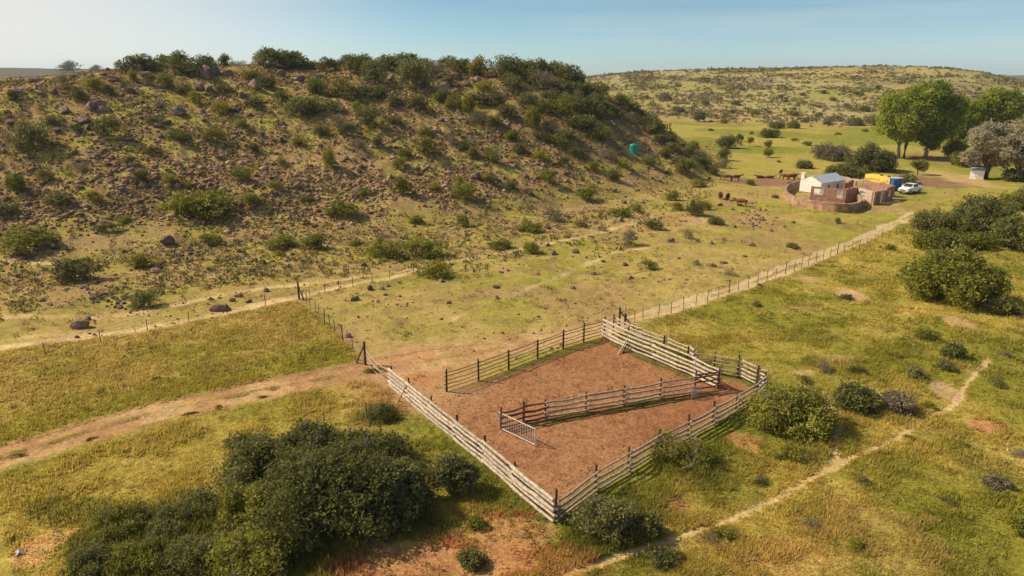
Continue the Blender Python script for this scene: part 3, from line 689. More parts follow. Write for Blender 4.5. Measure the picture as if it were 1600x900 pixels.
# ------------------------------------------------------------------ foliage
def dome_lobes(rg, n, w=1.0, h=.6):
    L = []
    for i in range(n):
        a = rg.uniform(0, 6.283); q = w * .33 * math.sqrt(rg.uniform(0, 1)); z = h * rg.uniform(.25, .72) * (1 - .5 * (q / (w * .35)) ** 2)
        r = rg.uniform(.15, .25) * w; L.append((q * math.cos(a), q * math.sin(a), z, r, r, min(r * rg.uniform(.7, 1), h - z + .02 * h)))
    return L
def foliage_mesh(name, seed, lobes, nclump, per, leaf, clump, zmin=0.0, droop=0.0, fill=.25, up=.25):
    rg = np.random.default_rng(seed); L = np.array(lobes, float)
    wgt = (L[:, 3] * L[:, 4] * L[:, 5]) ** (2 / 3); k = rg.choice(len(L), nclump, p=wgt / wgt.sum())
    d = rg.normal(0, 1, (nclump, 3)); d[:, 2] += up; d /= np.linalg.norm(d, axis=1, keepdims=True)
    rad = np.where(rg.uniform(0, 1, nclump) < fill, rg.uniform(.3, .9, nclump), rg.uniform(.85, 1.08, nclump)); rad = np.where(rg.uniform(0, 1, nclump) < .10, rg.uniform(1.08, 1.38, nclump), rad)
    c = L[k, :3] + d * L[k, 3:6] * rad[:, None]
    ok = c[:, 2] > zmin; c = c[ok]; d = d[ok]; nc = len(c)
    P = c[:, None] + rg.normal(0, clump, (nc, per, 3)) * np.array([1, 1, .8]); P[..., 2] = np.maximum(P[..., 2], zmin * .5 + .01)
    a = rg.normal(0, 1, (nc, per, 3)) + np.array([0, 0, .3 - droop]); a /= np.linalg.norm(a, axis=-1, keepdims=True)
    nrm = rg.normal(0, .8, (nc, per, 3)) + d[:, None] * .9 + np.array([0, 0, .35]); b = np.cross(a, nrm); b /= np.linalg.norm(b, axis=-1, keepdims=True) + 1e-6
    s = leaf * rg.uniform(.6, 1.35, (nc, per, 1))
    V = np.stack([P - a * s, P - b * s * .5, P + a * s, P + b * s * .5], 2).reshape(-1, 3); F = np.arange(len(V)).reshape(-1, 4)
    lt = rg.uniform(0, 1, len(L))[k[ok]][:, None]; t = np.clip(lt * .35 + rg.uniform(0, 1, (nc, 1)) * .35 + rg.uniform(0, 1, (nc, per)) * .3, 0, 1); t = np.repeat(t.ravel(), 4)
    return np_mesh(name, V, F, tint=t)
def stems_mesh(rg, lobes, w, h, n=7, r=.03):
    mb = MB()
    for i in range(n):
        l = lobes[i % len(lobes)]; x0, y0 = rg.uniform(-.05, .05) * w, rg.uniform(-.05, .05) * w
        mb.tube([(x0, y0, -.1 * h), (x0 * 2 + l[0] * .4, y0 * 2 + l[1] * .4, l[2] * .45), (l[0], l[1], l[2] + l[5] * .3), (l[0] * 1.12 + rg.uniform(-.05, .05) * w, l[1] * 1.12 + rg.uniform(-.05, .05) * w, l[2] + l[5] * 1.12)], [r * w, r * w * .7, r * w * .35, r * w * .1], 5)
    return mb.mesh('stems')
SHAPES = {}
def jit(a): return rnd.uniform(-a, a)
def shrub_proto(kind, k):
    if (kind, k) not in SHAPES:
        rg = random.Random(k * 31 + 5); h = (.62, .5, .7, .55, .8)[k % 5]
        L = dome_lobes(rg, 9 + k % 4, 1.0, h)
        nc, per, leaf, cl = (230, 8, .034, .036) if kind != 'grey' else (220, 7, .026, .045)
        me = foliage_mesh('shrub', 100 + k, L, nc, per, leaf, cl); me.materials.append(LEAF[kind]); SHAPES[(kind, k)] = (me, h)
    return SHAPES[(kind, k)]
def size_at(px, py, w, h):
    p = G(px, py); s = ppm(p); th = math.atan2(CAM_H - p.z, math.hypot(p.x, p.y)); W = w / s
    Hh = max(.40 * W, (h / s - .33 * W * math.sin(max(th, 0))) / math.cos(th))
    dirv = Vector((p.x, p.y, 0)).normalized(); c = p + dirv * W * .36; c.z = zat(c.x, c.y) - .04
    return c, W, Hh
NSHRUB = 0
LABELLED = []
def where(px, py, zone):
    if zone in ('hill', 'crest'):
        col_ = 'far left' if px < 160 else 'left of centre' if px < 420 else 'centre' if px < 680 else 'right of centre' if px < 880 else 'right flank'
        return col_, ('near the top of' if py < 165 else 'high on' if py < 225 else 'low on' if py < 300 else 'near the foot of')
    col_ = 'at the far left' if px < 200 else 'on the left' if px < 550 else 'left of the middle' if px < 780 else 'in the middle' if px < 1000 else 'on the right' if px < 1300 else 'at the far right'
    return col_, ''
def finish_labels():
    G_ = {}
    for o, px in LABELLED: G_.setdefault(o['label'], []).append((px, o))
    NUM = 'zero one two three four five six seven eight nine ten eleven twelve thirteen fourteen fifteen sixteen'.split()
    ORD = ['', 'leftmost', 'second', 'third', 'fourth', 'fifth', 'sixth', 'seventh', 'eighth', 'ninth', 'tenth', 'eleventh', 'twelfth', 'thirteenth', 'fourteenth', 'fifteenth', 'sixteenth']
    for lb, L in G_.items():
        n = len(L)
        if n == 1 or n > 16: continue
        L.sort(key=lambda t: t[0])
        for i, (px, o) in enumerate(L):
            o['label'] = lb + ', ' + ('rightmost' if i == n - 1 else ORD[i + 1]) + ' of ' + NUM[n]
def shrub(px, py, w, h, kind, label, group=None, name='shrub'):
    global NSHRUB
    c, W, Hh = size_at(px, py, w, h); k = NSHRUB % 5; NSHRUB += 1
    me, hh = shrub_proto(kind, k)
    o = D.objects.new(name, me); COL.objects.link(o); o.location = c; o.rotation_euler = (0, 0, rnd.uniform(0, 6.28))
    f = 1.0; o.scale = (W * f, W * f * rnd.uniform(.85, 1.1), Hh / hh * 1.05)
    return props(o, label, 'shrub', group)
def big_bush(px, py, w, h, kind, label, group=None, nclump=900, per=10, leafm=.09, lobes=None, cat='bush', name='bush', seed=1, nl=22):
    nl = int(nl * 1.35)
    """a bush large enough in the photograph to show its leaves: stems and foliage are parts"""
    c, W, Hh = size_at(px, py, w, h); rg = random.Random(seed)
    L = lobes or dome_lobes(rg, nl, W, Hh)
    L = [(a * 1.12, b * 1.12, z * rg.uniform(.9, 1.12), r * .62, r2 * .62, r3 * .78) for a, b, z, r, r2, r3 in L]
    root = empty(name, c, label, cat, group)
    me = foliage_mesh('foliage', seed * 7 + 1, L, nclump, per, leafm, leafm * 1.5); link('foliage', me, LEAF[kind], root)
    mb = MB(); r = .010
    for i in range(16):
        l = L[i % len(L)]; x0, y0 = rg.uniform(-.04, .04) * W, rg.uniform(-.04, .04) * W; top = Vector((l[0], l[1], l[2] + l[5] * .3))
        mb.tube([(x0, y0, -.1 * Hh), (x0 * 2 + l[0] * .4, y0 * 2 + l[1] * .4, l[2] * .45), top, (l[0] * 1.12, l[1] * 1.12, l[2] + l[5] * 1.1)], [r * W, r * W * .7, r * W * .35, r * W * .1], 5)
        for q in range(4 if w > 60 else 0):
            a = rg.uniform(0, 6.283); e_ = rg.uniform(.2, 1.3); d = Vector((math.cos(a) * math.cos(e_), math.sin(a) * math.cos(e_), math.sin(e_))) * l[3] * rg.uniform(1.1, 1.45)
            mb.tube([top - Vector((0, 0, .02)), top + d * .6 + Vector((jit(.05), jit(.05), 0)), top + d], [.022, .014, .005], 4)
    link('stems', mb.mesh('stems'), M_PALEBARK, root)
    return root

# big bushes in the foreground
G0 = 'bushes round the kraal and the meadow'
big_bush(520, 862, 260, 172, 'dark', 'largest dark green bush, in the middle of the foreground thicket', G0, 3000, 12, .085, seed=3, nl=34)
big_bush(420, 790, 160, 100, 'dark', 'dark bush at the upper left shoulder of the foreground thicket', G0, 1500, 11, .085, seed=4)
big_bush(618, 828, 128, 118, 'olive', 'grey-green bush at the right side of the foreground thicket, by the bare soil', G0, 1500, 11, .085, seed=5)
big_bush(585, 765, 150, 82, 'dark', 'dark bush at the back of the foreground thicket, nearest the brace pole', G0, 1300, 11, .085, seed=6)
big_bush(490, 745, 140, 68, 'olive', 'grey-green bush at the back left of the foreground thicket', G0, 1000, 11, .085, seed=60)
big_bush(400, 850, 110, 100, 'green', 'brighter green bush at the left side of the foreground thicket', G0, 1000, 11, .08, seed=61)
big_bush(712, 786, 76, 80, 'olive', 'round grey-green bush standing alone between the thicket and the white rails', G0, 1000, 11, .08, seed=7)
big_bush(420, 925, 190, 80, 'green', 'low green bush at the bottom edge in front of the thicket', G0, 1300, 11, .07, seed=8)
big_bush(305, 905, 110, 50, 'dark', 'low dark green weedy bush at the bottom edge, left of the thicket', G0, 700, 10, .06, seed=9)
big_bush(225, 900, 100, 46, 'green', 'low fresh green weedy bush at the bottom edge', G0, 600, 10, .06, seed=10)
big_bush(150, 905, 90, 44, 'dark', 'low dark weedy bush beside the pale straw patch', G0, 550, 10, .06, seed=64)
big_bush(190, 850, 110, 34, 'green', 'flat green weedy bush above the straw patch', G0, 520, 10, .06, seed=65)
big_bush(270, 846, 90, 36, 'dark', 'flat dark weedy bush between the straw patch and the thicket', G0, 460, 10, .06, seed=66)
big_bush(315, 812, 80, 40, 'dark', 'flat dark bush in the grass left of the thicket', G0, 450, 9, .065, seed=33)
big_bush(1233, 690, 150, 80, 'green', 'broad olive-green bush against the right tip of the kraal', G0, 1700, 11, .09, seed=11, nl=26)
big_bush(945, 862, 110, 88, 'olive', 'twiggy green bush growing at the near corner post of the kraal', G0, 420, 12, .07, seed=12)
big_bush(1005, 850, 60, 52, 'dark', 'small dark bush to the right of the near corner of the kraal', G0, 380, 10, .07, seed=13)
big_bush(1337, 648, 74, 50, 'dark', 'dark green bush right of the footpath fork', G0, 550, 10, .10, seed=14)
big_bush(1397, 650, 60, 42, 'grey', 'half-dead grey bush beside the dark one at the footpath', G0, 420, 11, .07, seed=15)
big_bush(1487, 563, 40, 28, 'olive', 'small olive bush in the meadow near the pale bare patch', G0, 260, 9, .09, seed=16)
big_bush(737, 893, 46, 34, 'olive', 'small round bush on the bare orange soil at the bottom', G0, 240, 9, .06, seed=17)
big_bush(745, 829, 32, 22, 'green', 'small green tuft bush at the edge of the orange soil below the rails', G0, 150, 9, .05, seed=18)
big_bush(1597, 842, 40, 46, 'green', 'upright green bush cut by the right edge of the picture', G0, 260, 9, .07, seed=19)
big_bush(1557, 768, 50, 26, 'grey', 'pale blue-grey low bush in the meadow at the far right', G0, 240, 9, .05, seed=20)
big_bush(596, 662, 54, 36, 'olive', 'low weedy bush at the foot of the brace pole', G0, 260, 9, .06, seed=21)
big_bush(1060, 745, 120, 50, 'yellow', 'pale green heathy bush outside the front right rails', G0, 520, 10, .06, seed=22)
big_bush(1240, 725, 56, 26, 'yellow', 'low pale bush below the broad olive-green bush', G0, 200, 9, .06, seed=23)
# big bushes on the right
G1 = 'tall bushes along the right edge of the meadow'
big_bush(1484, 482, 152, 102, 'green', 'largest rounded dark green bush in the right meadow', G1, 2300, 11, .15, seed=31, nl=34)
big_bush(1563, 494, 44, 34, 'dark', 'small dark bush at the right foot of the largest round one', G1, 300, 10, .13, seed=32)
big_bush(1452, 364, 60, 40, 'dark', 'dark bush at the end of the wire fence by the road', G1, 550, 10, .16, seed=34)
big_bush(1530, 372, 120, 74, 'dark', 'tall dense dark bush, biggest of the row behind the round one', G1, 1500, 11, .17, seed=35, nl=30)
big_bush(1588, 394, 76, 74, 'dark', 'dark bush of the row cut by the right edge of the picture', G1, 900, 11, .17, seed=36)
big_bush(1465, 396, 86, 36, 'green', 'flat-topped green bush just behind the largest round one', G1, 700, 10, .15, seed=37)
big_bush(1524, 392, 52, 30, 'green', 'small rounded green bush in front of the tall dense row', G1, 400, 10, .15, seed=38)
big_bush(1590, 330, 60, 40, 'green', 'pale green bush behind the row at the right edge', G1, 420, 10, .18, seed=39)
# clump behind the ruin
G2 = 'bushes round the farmstead'
big_bush(1296, 252, 66, 30, 'grey', 'grey-brown thorn bush at the left of the clump behind the ruin', G2, 800, 10, .2, seed=41)
big_bush(1360, 270, 84, 46, 'olive', 'largest olive bush of the clump behind the ruin', G2, 1500, 10, .22, seed=42, nl=28)
big_bush(1312, 281, 46, 26, 'dark', 'dark green bush close behind the ruined brick walls', G2, 600, 10, .2, seed=43)
big_bush(1345, 283, 34, 22, 'olive', 'small olive bush between the dark bush and the yellow trailer', G2, 300, 10, .2, seed=44)
big_bush(1334, 197, 30, 14, 'dark', 'dark bush on the plain left of the tall trees', G2, 260, 9, .3, seed=45)
big_bush(1368, 197, 44, 13, 'olive', 'olive bush on the plain reaching the tall trees', G2, 260, 9, .3, seed=46)
big_bush(1418, 287, 30, 13, 'dark', 'low dark bush behind the white car', G2, 260, 9, .18, seed=47)
big_bush(1258, 264, 30, 14, 'dark', 'oval dark bush on the green flat behind the cottage', G2, 320, 9, .18, seed=48)
big_bush(1137, 233, 42, 24, 'dark', 'dark bush at the foot of the hill flank on the green flat', G2, 420, 9, .2, seed=49)
big_bush(1200, 216, 38, 16, 'dark', 'flat dark bush in the middle of the green flat', G2, 350, 9, .22, seed=50)
big_bush(1214, 201, 28, 11, 'dark', 'farther left bush of the pair at the edge of the green flat', G2, 220, 9, .25, seed=51)
big_bush(1239, 201, 22, 14, 'olive', 'farther right bush of the pair at the edge of the green flat', G2, 220, 9, .25, seed=52)
big_bush(1490, 246, 36, 34, 'yellow', 'light green bush under the tall trees', G2, 420, 10, .25, seed=53)
big_bush(1505, 262, 50, 30, 'green', 'green bush at the left foot of the grey tree', G2, 500, 10, .22, seed=54)
big_bush(1590, 285, 50, 26, 'dark', 'dark bush at the right edge under the grey trees', G2, 420, 10, .2, seed=55)

# ------------------------------------------------------------------ trees
def tree(px, py, top, crown, kind, bark, label, group=None, leafm=.3, ncl=1200, per=10, seed=1, trunk_r=.35, fork=.35, cat='tree', open_=.12, depth=.8, ntr=1):
    """crown: list of lobes given as photo (cx, cy, rx, ry) survey, turned into metres at the tree's own distance"""
    b = G(px, py); s = ppm(b); rg = random.Random(seed); b.z -= .1
    root = empty('tree', b, label, cat, group)
    L = []
    for cx, cy, rx, ry in crown:
        x = (cx - px) / s; z = (py - cy) / s; rX, rZ = rx / s, ry / s
        n = max(3, int((rX * rZ) ** .5 * 1.3))
        for i in range(n * 2):
            a = rg.uniform(0, 6.283); q = math.sqrt(rg.uniform(0, 1)) * .62; zz = rg.uniform(-.6, .62)
            r = rg.uniform(.30, .52) * min(rX, rZ)
            L.append((x + q * rX * math.cos(a), q * rX * depth * math.sin(a) + rg.uniform(-.1, .1) * rX, z + zz * rZ * math.sqrt(max(.1, 1 - q * q)), r, r, r * .85))
    Hh = (py - top) / s
    me = foliage_mesh('crown', seed + 900, L, ncl, per, leafm, leafm * 1.5, zmin=.3, fill=open_); link('crown', me, LEAF[kind], root)
    mb = MB()
    for t in range(ntr):
        ox = (t - (ntr - 1) / 2) * trunk_r * 3.2; f = Hh * fork * rg.uniform(.85, 1.1)
        mb.tube([(ox, 0, -.3), (ox * 1.2 + rg.uniform(-.2, .2), rg.uniform(-.2, .2), f * .55), (ox * 1.7, 0, f)], [trunk_r * 1.25, trunk_r * .95, trunk_r * .7], 9)
        for i in range(9 if ntr == 1 else 5):
            l = L[rg.randrange(len(L))]; e = Vector(l[:3]); st = Vector((ox * 1.6, 0, f * rg.uniform(.6, 1.0)))
            md = st.lerp(e, .5) + Vector((0, 0, .08 * Hh * rg.uniform(-.5, 1)))
            mb.tube([st, md, e], [trunk_r * .5, trunk_r * .32, trunk_r * .1], 6)
    link('trunk', mb.mesh('trunk', True), bark, root)
    return root
GT = 'trees beyond the farmstead'
tree(1408, 247, 140, [(1400, 182, 36, 36), (1418, 162, 30, 26), (1383, 192, 20, 24), (1408, 206, 30, 18)], 'tree', M_PALEBARK, 'tall spreading green tree with two pale trunks, leftmost of the tall trees', GT, .34, 2300, 10, 61, .4, .3, ntr=2)
tree(1446, 247, 132, [(1440, 158, 38, 28), (1462, 185, 30, 40), (1438, 200, 30, 30), (1472, 168, 18, 24), (1452, 222, 22, 14)], 'tree', M_PALEBARK, 'tallest green tree, standing at the centre of the grove', GT, .34, 2800, 10, 62, .42, .28)
tree(1498, 240, 148, [(1497, 180, 20, 20), (1492, 200, 20, 22), (1512, 194, 20, 20), (1494, 220, 22, 14)], 'tree', M_BARK, 'mid green tree between the tallest one and the round crowned one', GT, .34, 1700, 10, 63, .35, .3)
tree(1548, 240, 140, [(1546, 163, 34, 22), (1562, 174, 20, 20), (1528, 167, 20, 20), (1545, 186, 30, 18), (1540, 205, 26, 16)], 'tree', M_BARK, 'green tree with a broad round crown, farthest right of the green ones', GT, .36, 2200, 10, 64, .38, .3)
tree(1540, 279, 188, [(1528, 222, 34, 26), (1548, 205, 26, 18), (1520, 245, 26, 16), (1555, 240, 28, 22)], 'blossom', M_BARK, 'big silvery brown tree spreading over the white shed', GT, .24, 2700, 10, 65, .5, .26, open_=.35)
tree(1588, 284, 186, [(1588, 212, 30, 24), (1600, 235, 34, 28), (1570, 232, 18, 22)], 'blossom', M_BARK, 'silvery brown tree cut by the right edge of the picture', GT, .24, 2300, 10, 66, .5, .3, open_=.35)
tree(1433, 273, 249, [(1433, 259, 13, 9)], 'green', M_BARK, 'small round green tree alone on the grass left of the shed', GT, .17, 420, 9, 67, .12, .35)
tree(1092, 190, 171, [(1092, 180, 11, 8)], 'grey', M_BARK, 'small grey leafless tree alone at the far edge of the green flat', GT, .3, 420, 9, 68, .22, .35)
tree(1200, 246, 230, [(1200, 237, 8, 6)], 'yellow', M_BARK, 'thin little tree nearest the cattle on the green flat', GT, .2, 110, 8, 69, .09, .4)
tree(1171, 228, 212, [(1171, 218, 7, 5)], 'yellow', M_BARK, 'thin pale sapling on the green flat right of the dark bush', GT, .2, 90, 8, 70, .08, .45)
tree(1154, 221, 210, [(1154, 214, 7, 5)], 'dark', M_BARK, 'small dark sapling close behind the bush at the hill flank', GT, .2, 120, 8, 71, .08, .35)
tree(1200, 231, 220, [(1200, 225, 6, 5)], 'dark', M_BARK, 'small dark sapling right of the pale sapling', GT, .2, 110, 8, 72, .08, .3)

# ------------------------------------------------------------------ shrubs one by one
LB = {
 'hill': {'olive': 'olive shrub among the stones on the rocky hill', 'green': 'fresh green shrub among the stones on the rocky hill', 'yellow': 'yellow-green shrub among the stones on the rocky hill', 'grey': 'grey twiggy shrub among the stones on the rocky hill', 'dark': 'dark green shrub among the stones on the rocky hill'},
 'crest': {'olive': 'olive shrub along the skyline of the rocky hill', 'green': 'green shrub along the skyline of the rocky hill', 'yellow': 'yellow-green shrub along the skyline of the rocky hill', 'grey': 'grey twiggy shrub along the skyline of the rocky hill', 'dark': 'dark green shrub along the skyline of the rocky hill'},
 'foot': {'olive': 'olive shrub on the dry slope at the foot of the hill', 'green': 'fresh green shrub on the dry slope at the foot of the hill', 'yellow': 'yellow-green shrub on the dry slope at the foot of the hill', 'grey': 'grey twiggy shrub on the dry slope at the foot of the hill', 'dark': 'dark shrub on the dry slope at the foot of the hill'},
 'meadow': {'olive': 'low olive shrub in the meadow grass', 'green': 'low green shrub in the meadow grass', 'grey': 'low grey shrub in the meadow grass', 'yellow': 'low pale shrub in the meadow grass', 'dark': 'low dark shrub in the meadow grass'},
 'far': {'olive': 'olive shrub on the plain before the far hill', 'dark': 'dark shrub on the plain before the far hill', 'grey': 'grey shrub on the plain before the far hill', 'green': 'green shrub on the plain before the far hill', 'yellow': 'pale shrub on the plain before the far hill'}}
GN = {'hill': 'shrubs scattered over the rocky hill', 'crest': 'shrubs on the crest of the rocky hill', 'foot': 'shrubs at the foot of the hill', 'meadow': 'low shrubs in the meadow', 'far': 'shrubs before the far hill'}
K = {'o': 'olive', 'g': 'green', 'y': 'yellow', 'r': 'grey', 'd': 'dark'}
S_CREST = """108,114,34,16,d 184,108,16,10,o 212,113,45,24,o 266,109,40,20,g 300,126,62,30,d 350,104,30,17,d 376,101,32,16,g 437,112,76,28,o 487,109,30,14,g 540,109,34,22,d 575,113,52,22,o 600,108,40,14,y
640,112,60,22,o 662,113,45,18,d 700,107,40,18,o 747,122,42,28,y 787,128,60,30,o 825,122,50,26,g 865,119,40,22,d 893,123,34,20,d 330,106,26,14,r 405,104,26,14,r 460,104,34,18,d 520,104,24,12,o 620,104,30,14,g 735,104,44,14,o 770,106,36,16,d 845,112,36,16,g 905,132,26,18,o 240,112,30,18,d 150,112,20,9,o 585,120,44,20,d 680,118,40,20,r 560,104,30,14,g 226,112,40,26,o 285,114,44,26,d 318,116,34,24,o 420,106,40,26,g 452,108,44,26,o 512,112,36,20,d 555,116,40,24,d 612,116,44,24,d 650,122,40,24,o 715,116,44,22,d 805,118,40,22,d 845,126,44,26,o 880,130,36,22,d"""
S_HILL = """103,143,26,26,r 146,141,32,20,y 122,160,36,24,d 207,128,22,16,g 257,141,32,24,d 238,134,20,18,o 388,126,32,17,y 67,174,14,14,r 19,226,26,14,r 62,245,64,42,o 176,223,46,38,d 280,226,38,26,d 335,227,42,28,y 308,164,32,20,y 344,184,40,22,y 475,184,55,30,g 497,150,30,30,g
72,287,26,28,y 24,309,48,32,g 226,291,30,22,o 265,291,28,16,y 295,298,22,16,y 376,287,34,28,g 393,331,48,22,g 328,346,60,28,g 281,334,50,16,o 500,148,30,28,y 537,156,46,34,g 587,136,56,32,o 640,144,62,42,d 806,156,40,34,o 843,144,45,34,r 710,176,32,26,g 731,181,34,26,y 468,188,55,28,o 581,207,46,36,o 743,201,36,28,r
881,191,56,38,g 831,207,40,34,y 860,213,30,25,r 922,213,40,30,o 937,224,40,26,g 590,231,20,20,o 668,246,42,26,y 706,234,28,22,r 725,238,24,16,d 768,259,28,28,g 868,235,40,24,g 512,269,34,34,y 634,251,26,14,y 625,265,30,16,g 928,269,22,16,y 856,288,34,24,g 631,307,38,28,g 722,321,50,30,g 718,291,24,16,g 918,316,38,26,g
537,347,62,30,g 650,353,32,14,g 862,348,32,26,r 1000,192,30,20,o 1024,214,46,28,o 940,152,30,26,d 970,172,36,22,d 910,187,50,28,o 1016,263,30,20,o 1072,276,42,30,d 1096,251,18,16,o 1128,252,30,22,o 1132,264,28,16,r 975,268,26,18,y 961,286,26,22,o 1048,222,30,18,g 1085,236,30,16,y 985,196,34,18,r
940,178,34,20,g 890,150,44,24,d 860,165,40,22,o 905,166,36,20,r 780,170,40,22,o 760,150,36,20,g 690,150,30,16,r 615,170,34,20,o 560,180,30,18,g 530,200,30,18,r 440,165,32,18,o 415,140,36,20,d 350,150,30,20,o 20,160,26,18,o 40,205,24,14,y 120,210,24,14,o 620,200,30,18,d 665,215,30,16,y 800,225,30,18,g 790,190,34,20,o 845,255,30,18,y
900,250,32,18,o 950,250,30,18,r  1040,250,28,16,g 560,240,34,18,r 545,215,30,20,d 470,230,26,16,y 440,260,28,14,y 395,240,26,14,o 240,200,30,16,o 205,260,24,14,o 130,270,26,14,r 95,330,60,22,o 150,320,40,16,y 430,300,30,14,y 480,320,30,14,o 570,310,30,14,g 680,300,30,14,y 760,290,30,16,y 800,300,28,14,o 700,265,28,14,r 1110,272,24,12,g 1060,258,30,14,o 800,140,40,22,d 830,135,36,22,o 870,148,44,24,o 915,150,34,22,d 930,168,40,22,o 880,170,36,20,y 850,185,40,24,d 820,170,40,24,o 900,205,44,24,d 945,195,40,24,o 965,190,34,20,d 985,178,28,18,o 1010,205,36,22,d 1030,228,34,18,o 1050,240,30,16,d 1075,248,30,16,o 1100,262,26,14,d 890,228,36,20,o 770,205,36,20,d 745,170,40,24,o 690,165,36,22,d 650,175,34,20,o 600,160,40,24,d 570,155,36,22,o 520,175,34,20,d 700,140,34,20,o 500,215,28,16,o 380,205,28,16,d 400,170,30,18,o 290,150,30,18,d 170,150,28,16,d 80,200,30,16,o 240,245,26,14,d 1020,190,26,14,d 845,225,30,18,o 740,250,28,16,d 815,245,30,18,o 880,262,28,16,d"""
S_FOOT = """127,443,74,50,o 50,399,92,48,g 219,421,54,22,y 231,483,44,30,d 325,386,44,18,g 310,352,112,34,g 440,392,60,26,g 490,394,60,28,g 600,409,70,28,g 655,408,78,28,g 682,436,70,32,g 781,393,46,22,g 826,399,42,22,g 724,355,24,20,g 995,334,28,18,y 966,341,40,18,g 830,365,44,20,g 1050,315,32,18,g 1085,340,36,28,d 1101,329,22,16,g
1121,353,30,16,o 1020,361,32,24,o 985,386,38,28,r 1074,374,18,16,r 1011,423,30,18,d 1239,390,22,12,o 1090,293,32,16,g 1310,350,14,10,o 1172,290,16,10,g 435,400,18,8,y 1088,415,16,12,r 1140,432,26,10,r 1375,388,8,5,o 15,345,50,22,o 170,366,40,14,o 195,352,34,12,y 556,385,30,12,y 1060,330,30,12,y 905,355,22,12,y 940,362,20,10,r"""
S_MEAD = """1390,392,22,14,g 1337,587,30,18,d 1288,584,34,20,r 1430,592,42,20,o 1365,655,20,10,o 1475,580,40,14,o 1555,605,34,14,o 1450,640,30,12,y 1180,480,20,8,o 1187,448,10,6,o 1115,418,12,6,o 1590,715,30,16,r 1570,560,26,12,r 1450,535,40,10,g 1395,560,30,10,y 1320,470,26,8,o 1220,722,26,16,o 1060,735,30,16,g 1190,760,30,14,o 1130,845,40,14,g 1040,890,60,20,o
1420,690,24,10,y 1350,760,30,12,o 380,708,60,24,o 1255,600,26,12,o 1110,850,30,12,r 245,596,18,7,o 140,690,12,5,o 340,640,14,6,o 1500,700,24,12,g 1270,830,36,14,r 1480,790,30,12,o 1330,860,40,14,y"""
S_FAR = """1129,193,18,5,d 1242,221,12,6,d 1260,228,18,9,o 1010,155,16,7,o 1040,158,30,7,o 1100,165,20,6,o 1020,172,30,8,r 1060,176,26,6,o 1080,172,14,6,d 1142,178,14,7,o 1180,180,14,7,g 1150,165,20,5,o 1240,172,10,5,o 1200,178,12,6,d 1280,185,22,8,o 1290,195,20,8,d 1305,190,26,8,d 1240,182,26,6,o 1258,192,14,6,o 1320,170,22,5,r 1350,175,24,6,o 1380,170,20,6,o 1220,153,12,6,d 1255,150,14,5,o 1285,147,14,6,d 1300,158,14,5,o 1160,142,16,5,o 1190,140,14,5,r 1340,150,20,6,o 1370,140,16,5,d
1396,208,10,5,d 1410,212,10,6,d 1352,206,14,5,o 1310,211,12,5,o 1216,254,8,4,o 1175,210,8,5,o 1110,205,10,5,o 1590,208,16,6,d 1586,155,10,5,d 1598,158,8,4,d 1595,168,12,4,o"""
for zone, txt in (('crest', S_CREST), ('hill', S_HILL), ('foot', S_FOOT), ('meadow', S_MEAD), ('far', S_FAR)):
    for it in txt.split():
        px, py, w, h, k = it.split(',')
        px, py, w, h = float(px), float(py), float(w), float(h); a_, b_ = where(px, py, zone)
        sz = ('tiny', 'small', 'medium', 'large')[(w > 14) + (w > 26) + (w > 40)]; cn = {'olive': 'olive', 'green': 'green', 'yellow': 'yellow-green', 'grey': 'grey', 'dark': 'dark'}[K[k]]
        pl_ = {'hill': 'shrub %s the stony hill, %s' % (b_, a_), 'crest': 'shrub on the hill skyline, %s' % a_, 'foot': 'shrub on the grazed slope, %s' % a_, 'meadow': 'shrub in the meadow grass, %s' % a_, 'far': 'shrub before the far hill, %s' % a_}[zone]
        LABELLED.append((shrub(px, py, w * (1.04 if zone == 'crest' else 1), h * (1.12 if zone == 'crest' else 1), K[k], '%s %s %s' % (sz, cn, pl_), GN[zone]), px))

for px, py, w in ((28, 715, 22), (145, 686, 14), (298, 650, 24), (410, 624, 20), (585, 585, 30)):
    o = shrub(px, py, w, 6, 'yellow', 'flat grass tuft between the ruts of the dirt road on the left', 'tufts between the ruts', name='grass_tuft'); o['category'] = 'grass tuft'
    o.scale = (o.scale[0] * 1.2, o.scale[1] * .45, o.scale[2] * .55); o.rotation_euler = (0, 0, .35); LABELLED.append((o, px))
# ------------------------------------------------------------------ rocks
def rock_mesh(k):
    bm = bmesh.new(); bmesh.ops.create_icosphere(bm, subdivisions=2, radius=.5); rg = random.Random(k)
    pl = [(Vector((rg.gauss(0, 1), rg.gauss(0, 1), rg.gauss(0, 1))).normalized(), rg.uniform(.22, .38)) for _ in range(11)]
    from mathutils import noise
    for v in bm.verts:
        for nrm, dd in pl:
            q = v.co.dot(nrm)
            if q > dd: v.co -= nrm * (q - dd) * .97
        v.co += v.co.normalized() * .06 * noise.noise(v.co * 3 + Vector((k * 5, 0, 0)))
    me = D.meshes.new('rock'); bm.to_mesh(me); bm.free(); me.materials.append(M_ROCK); return me
ROCKS = [rock_mesh(k) for k in range(6)]; NR_ = 0
def rock(px, py, w, h, label, group='rocks strewn on the open slope'):
    global NR_
    p = G(px, py); s = ppm(p); W = w / s; Hh = max(h / s, .35 * W); NR_ += 1
    o = D.objects.new('rock', ROCKS[NR_ % 6]); COL.objects.link(o); d = Vector((p.x, p.y, 0)).normalized(); c = p + d * W * .3
    o.location = (c.x, c.y, zat(c.x, c.y) + Hh * .22); o.rotation_euler = (0, 0, rnd.uniform(0, 6.28)); o.scale = (W * 1.15, W * .95, Hh * 1.2)
    return props(o, label, 'rock', group)
rock(346, 487, 30, 14, 'big flat-topped purple-grey rock lying on the track above the left meadow', None)
rock(127, 515, 30, 18, 'dark layered rock beside the track at the far left', None); rock(137, 500, 13, 9, 'small boulder leaning on the dark layered rock')
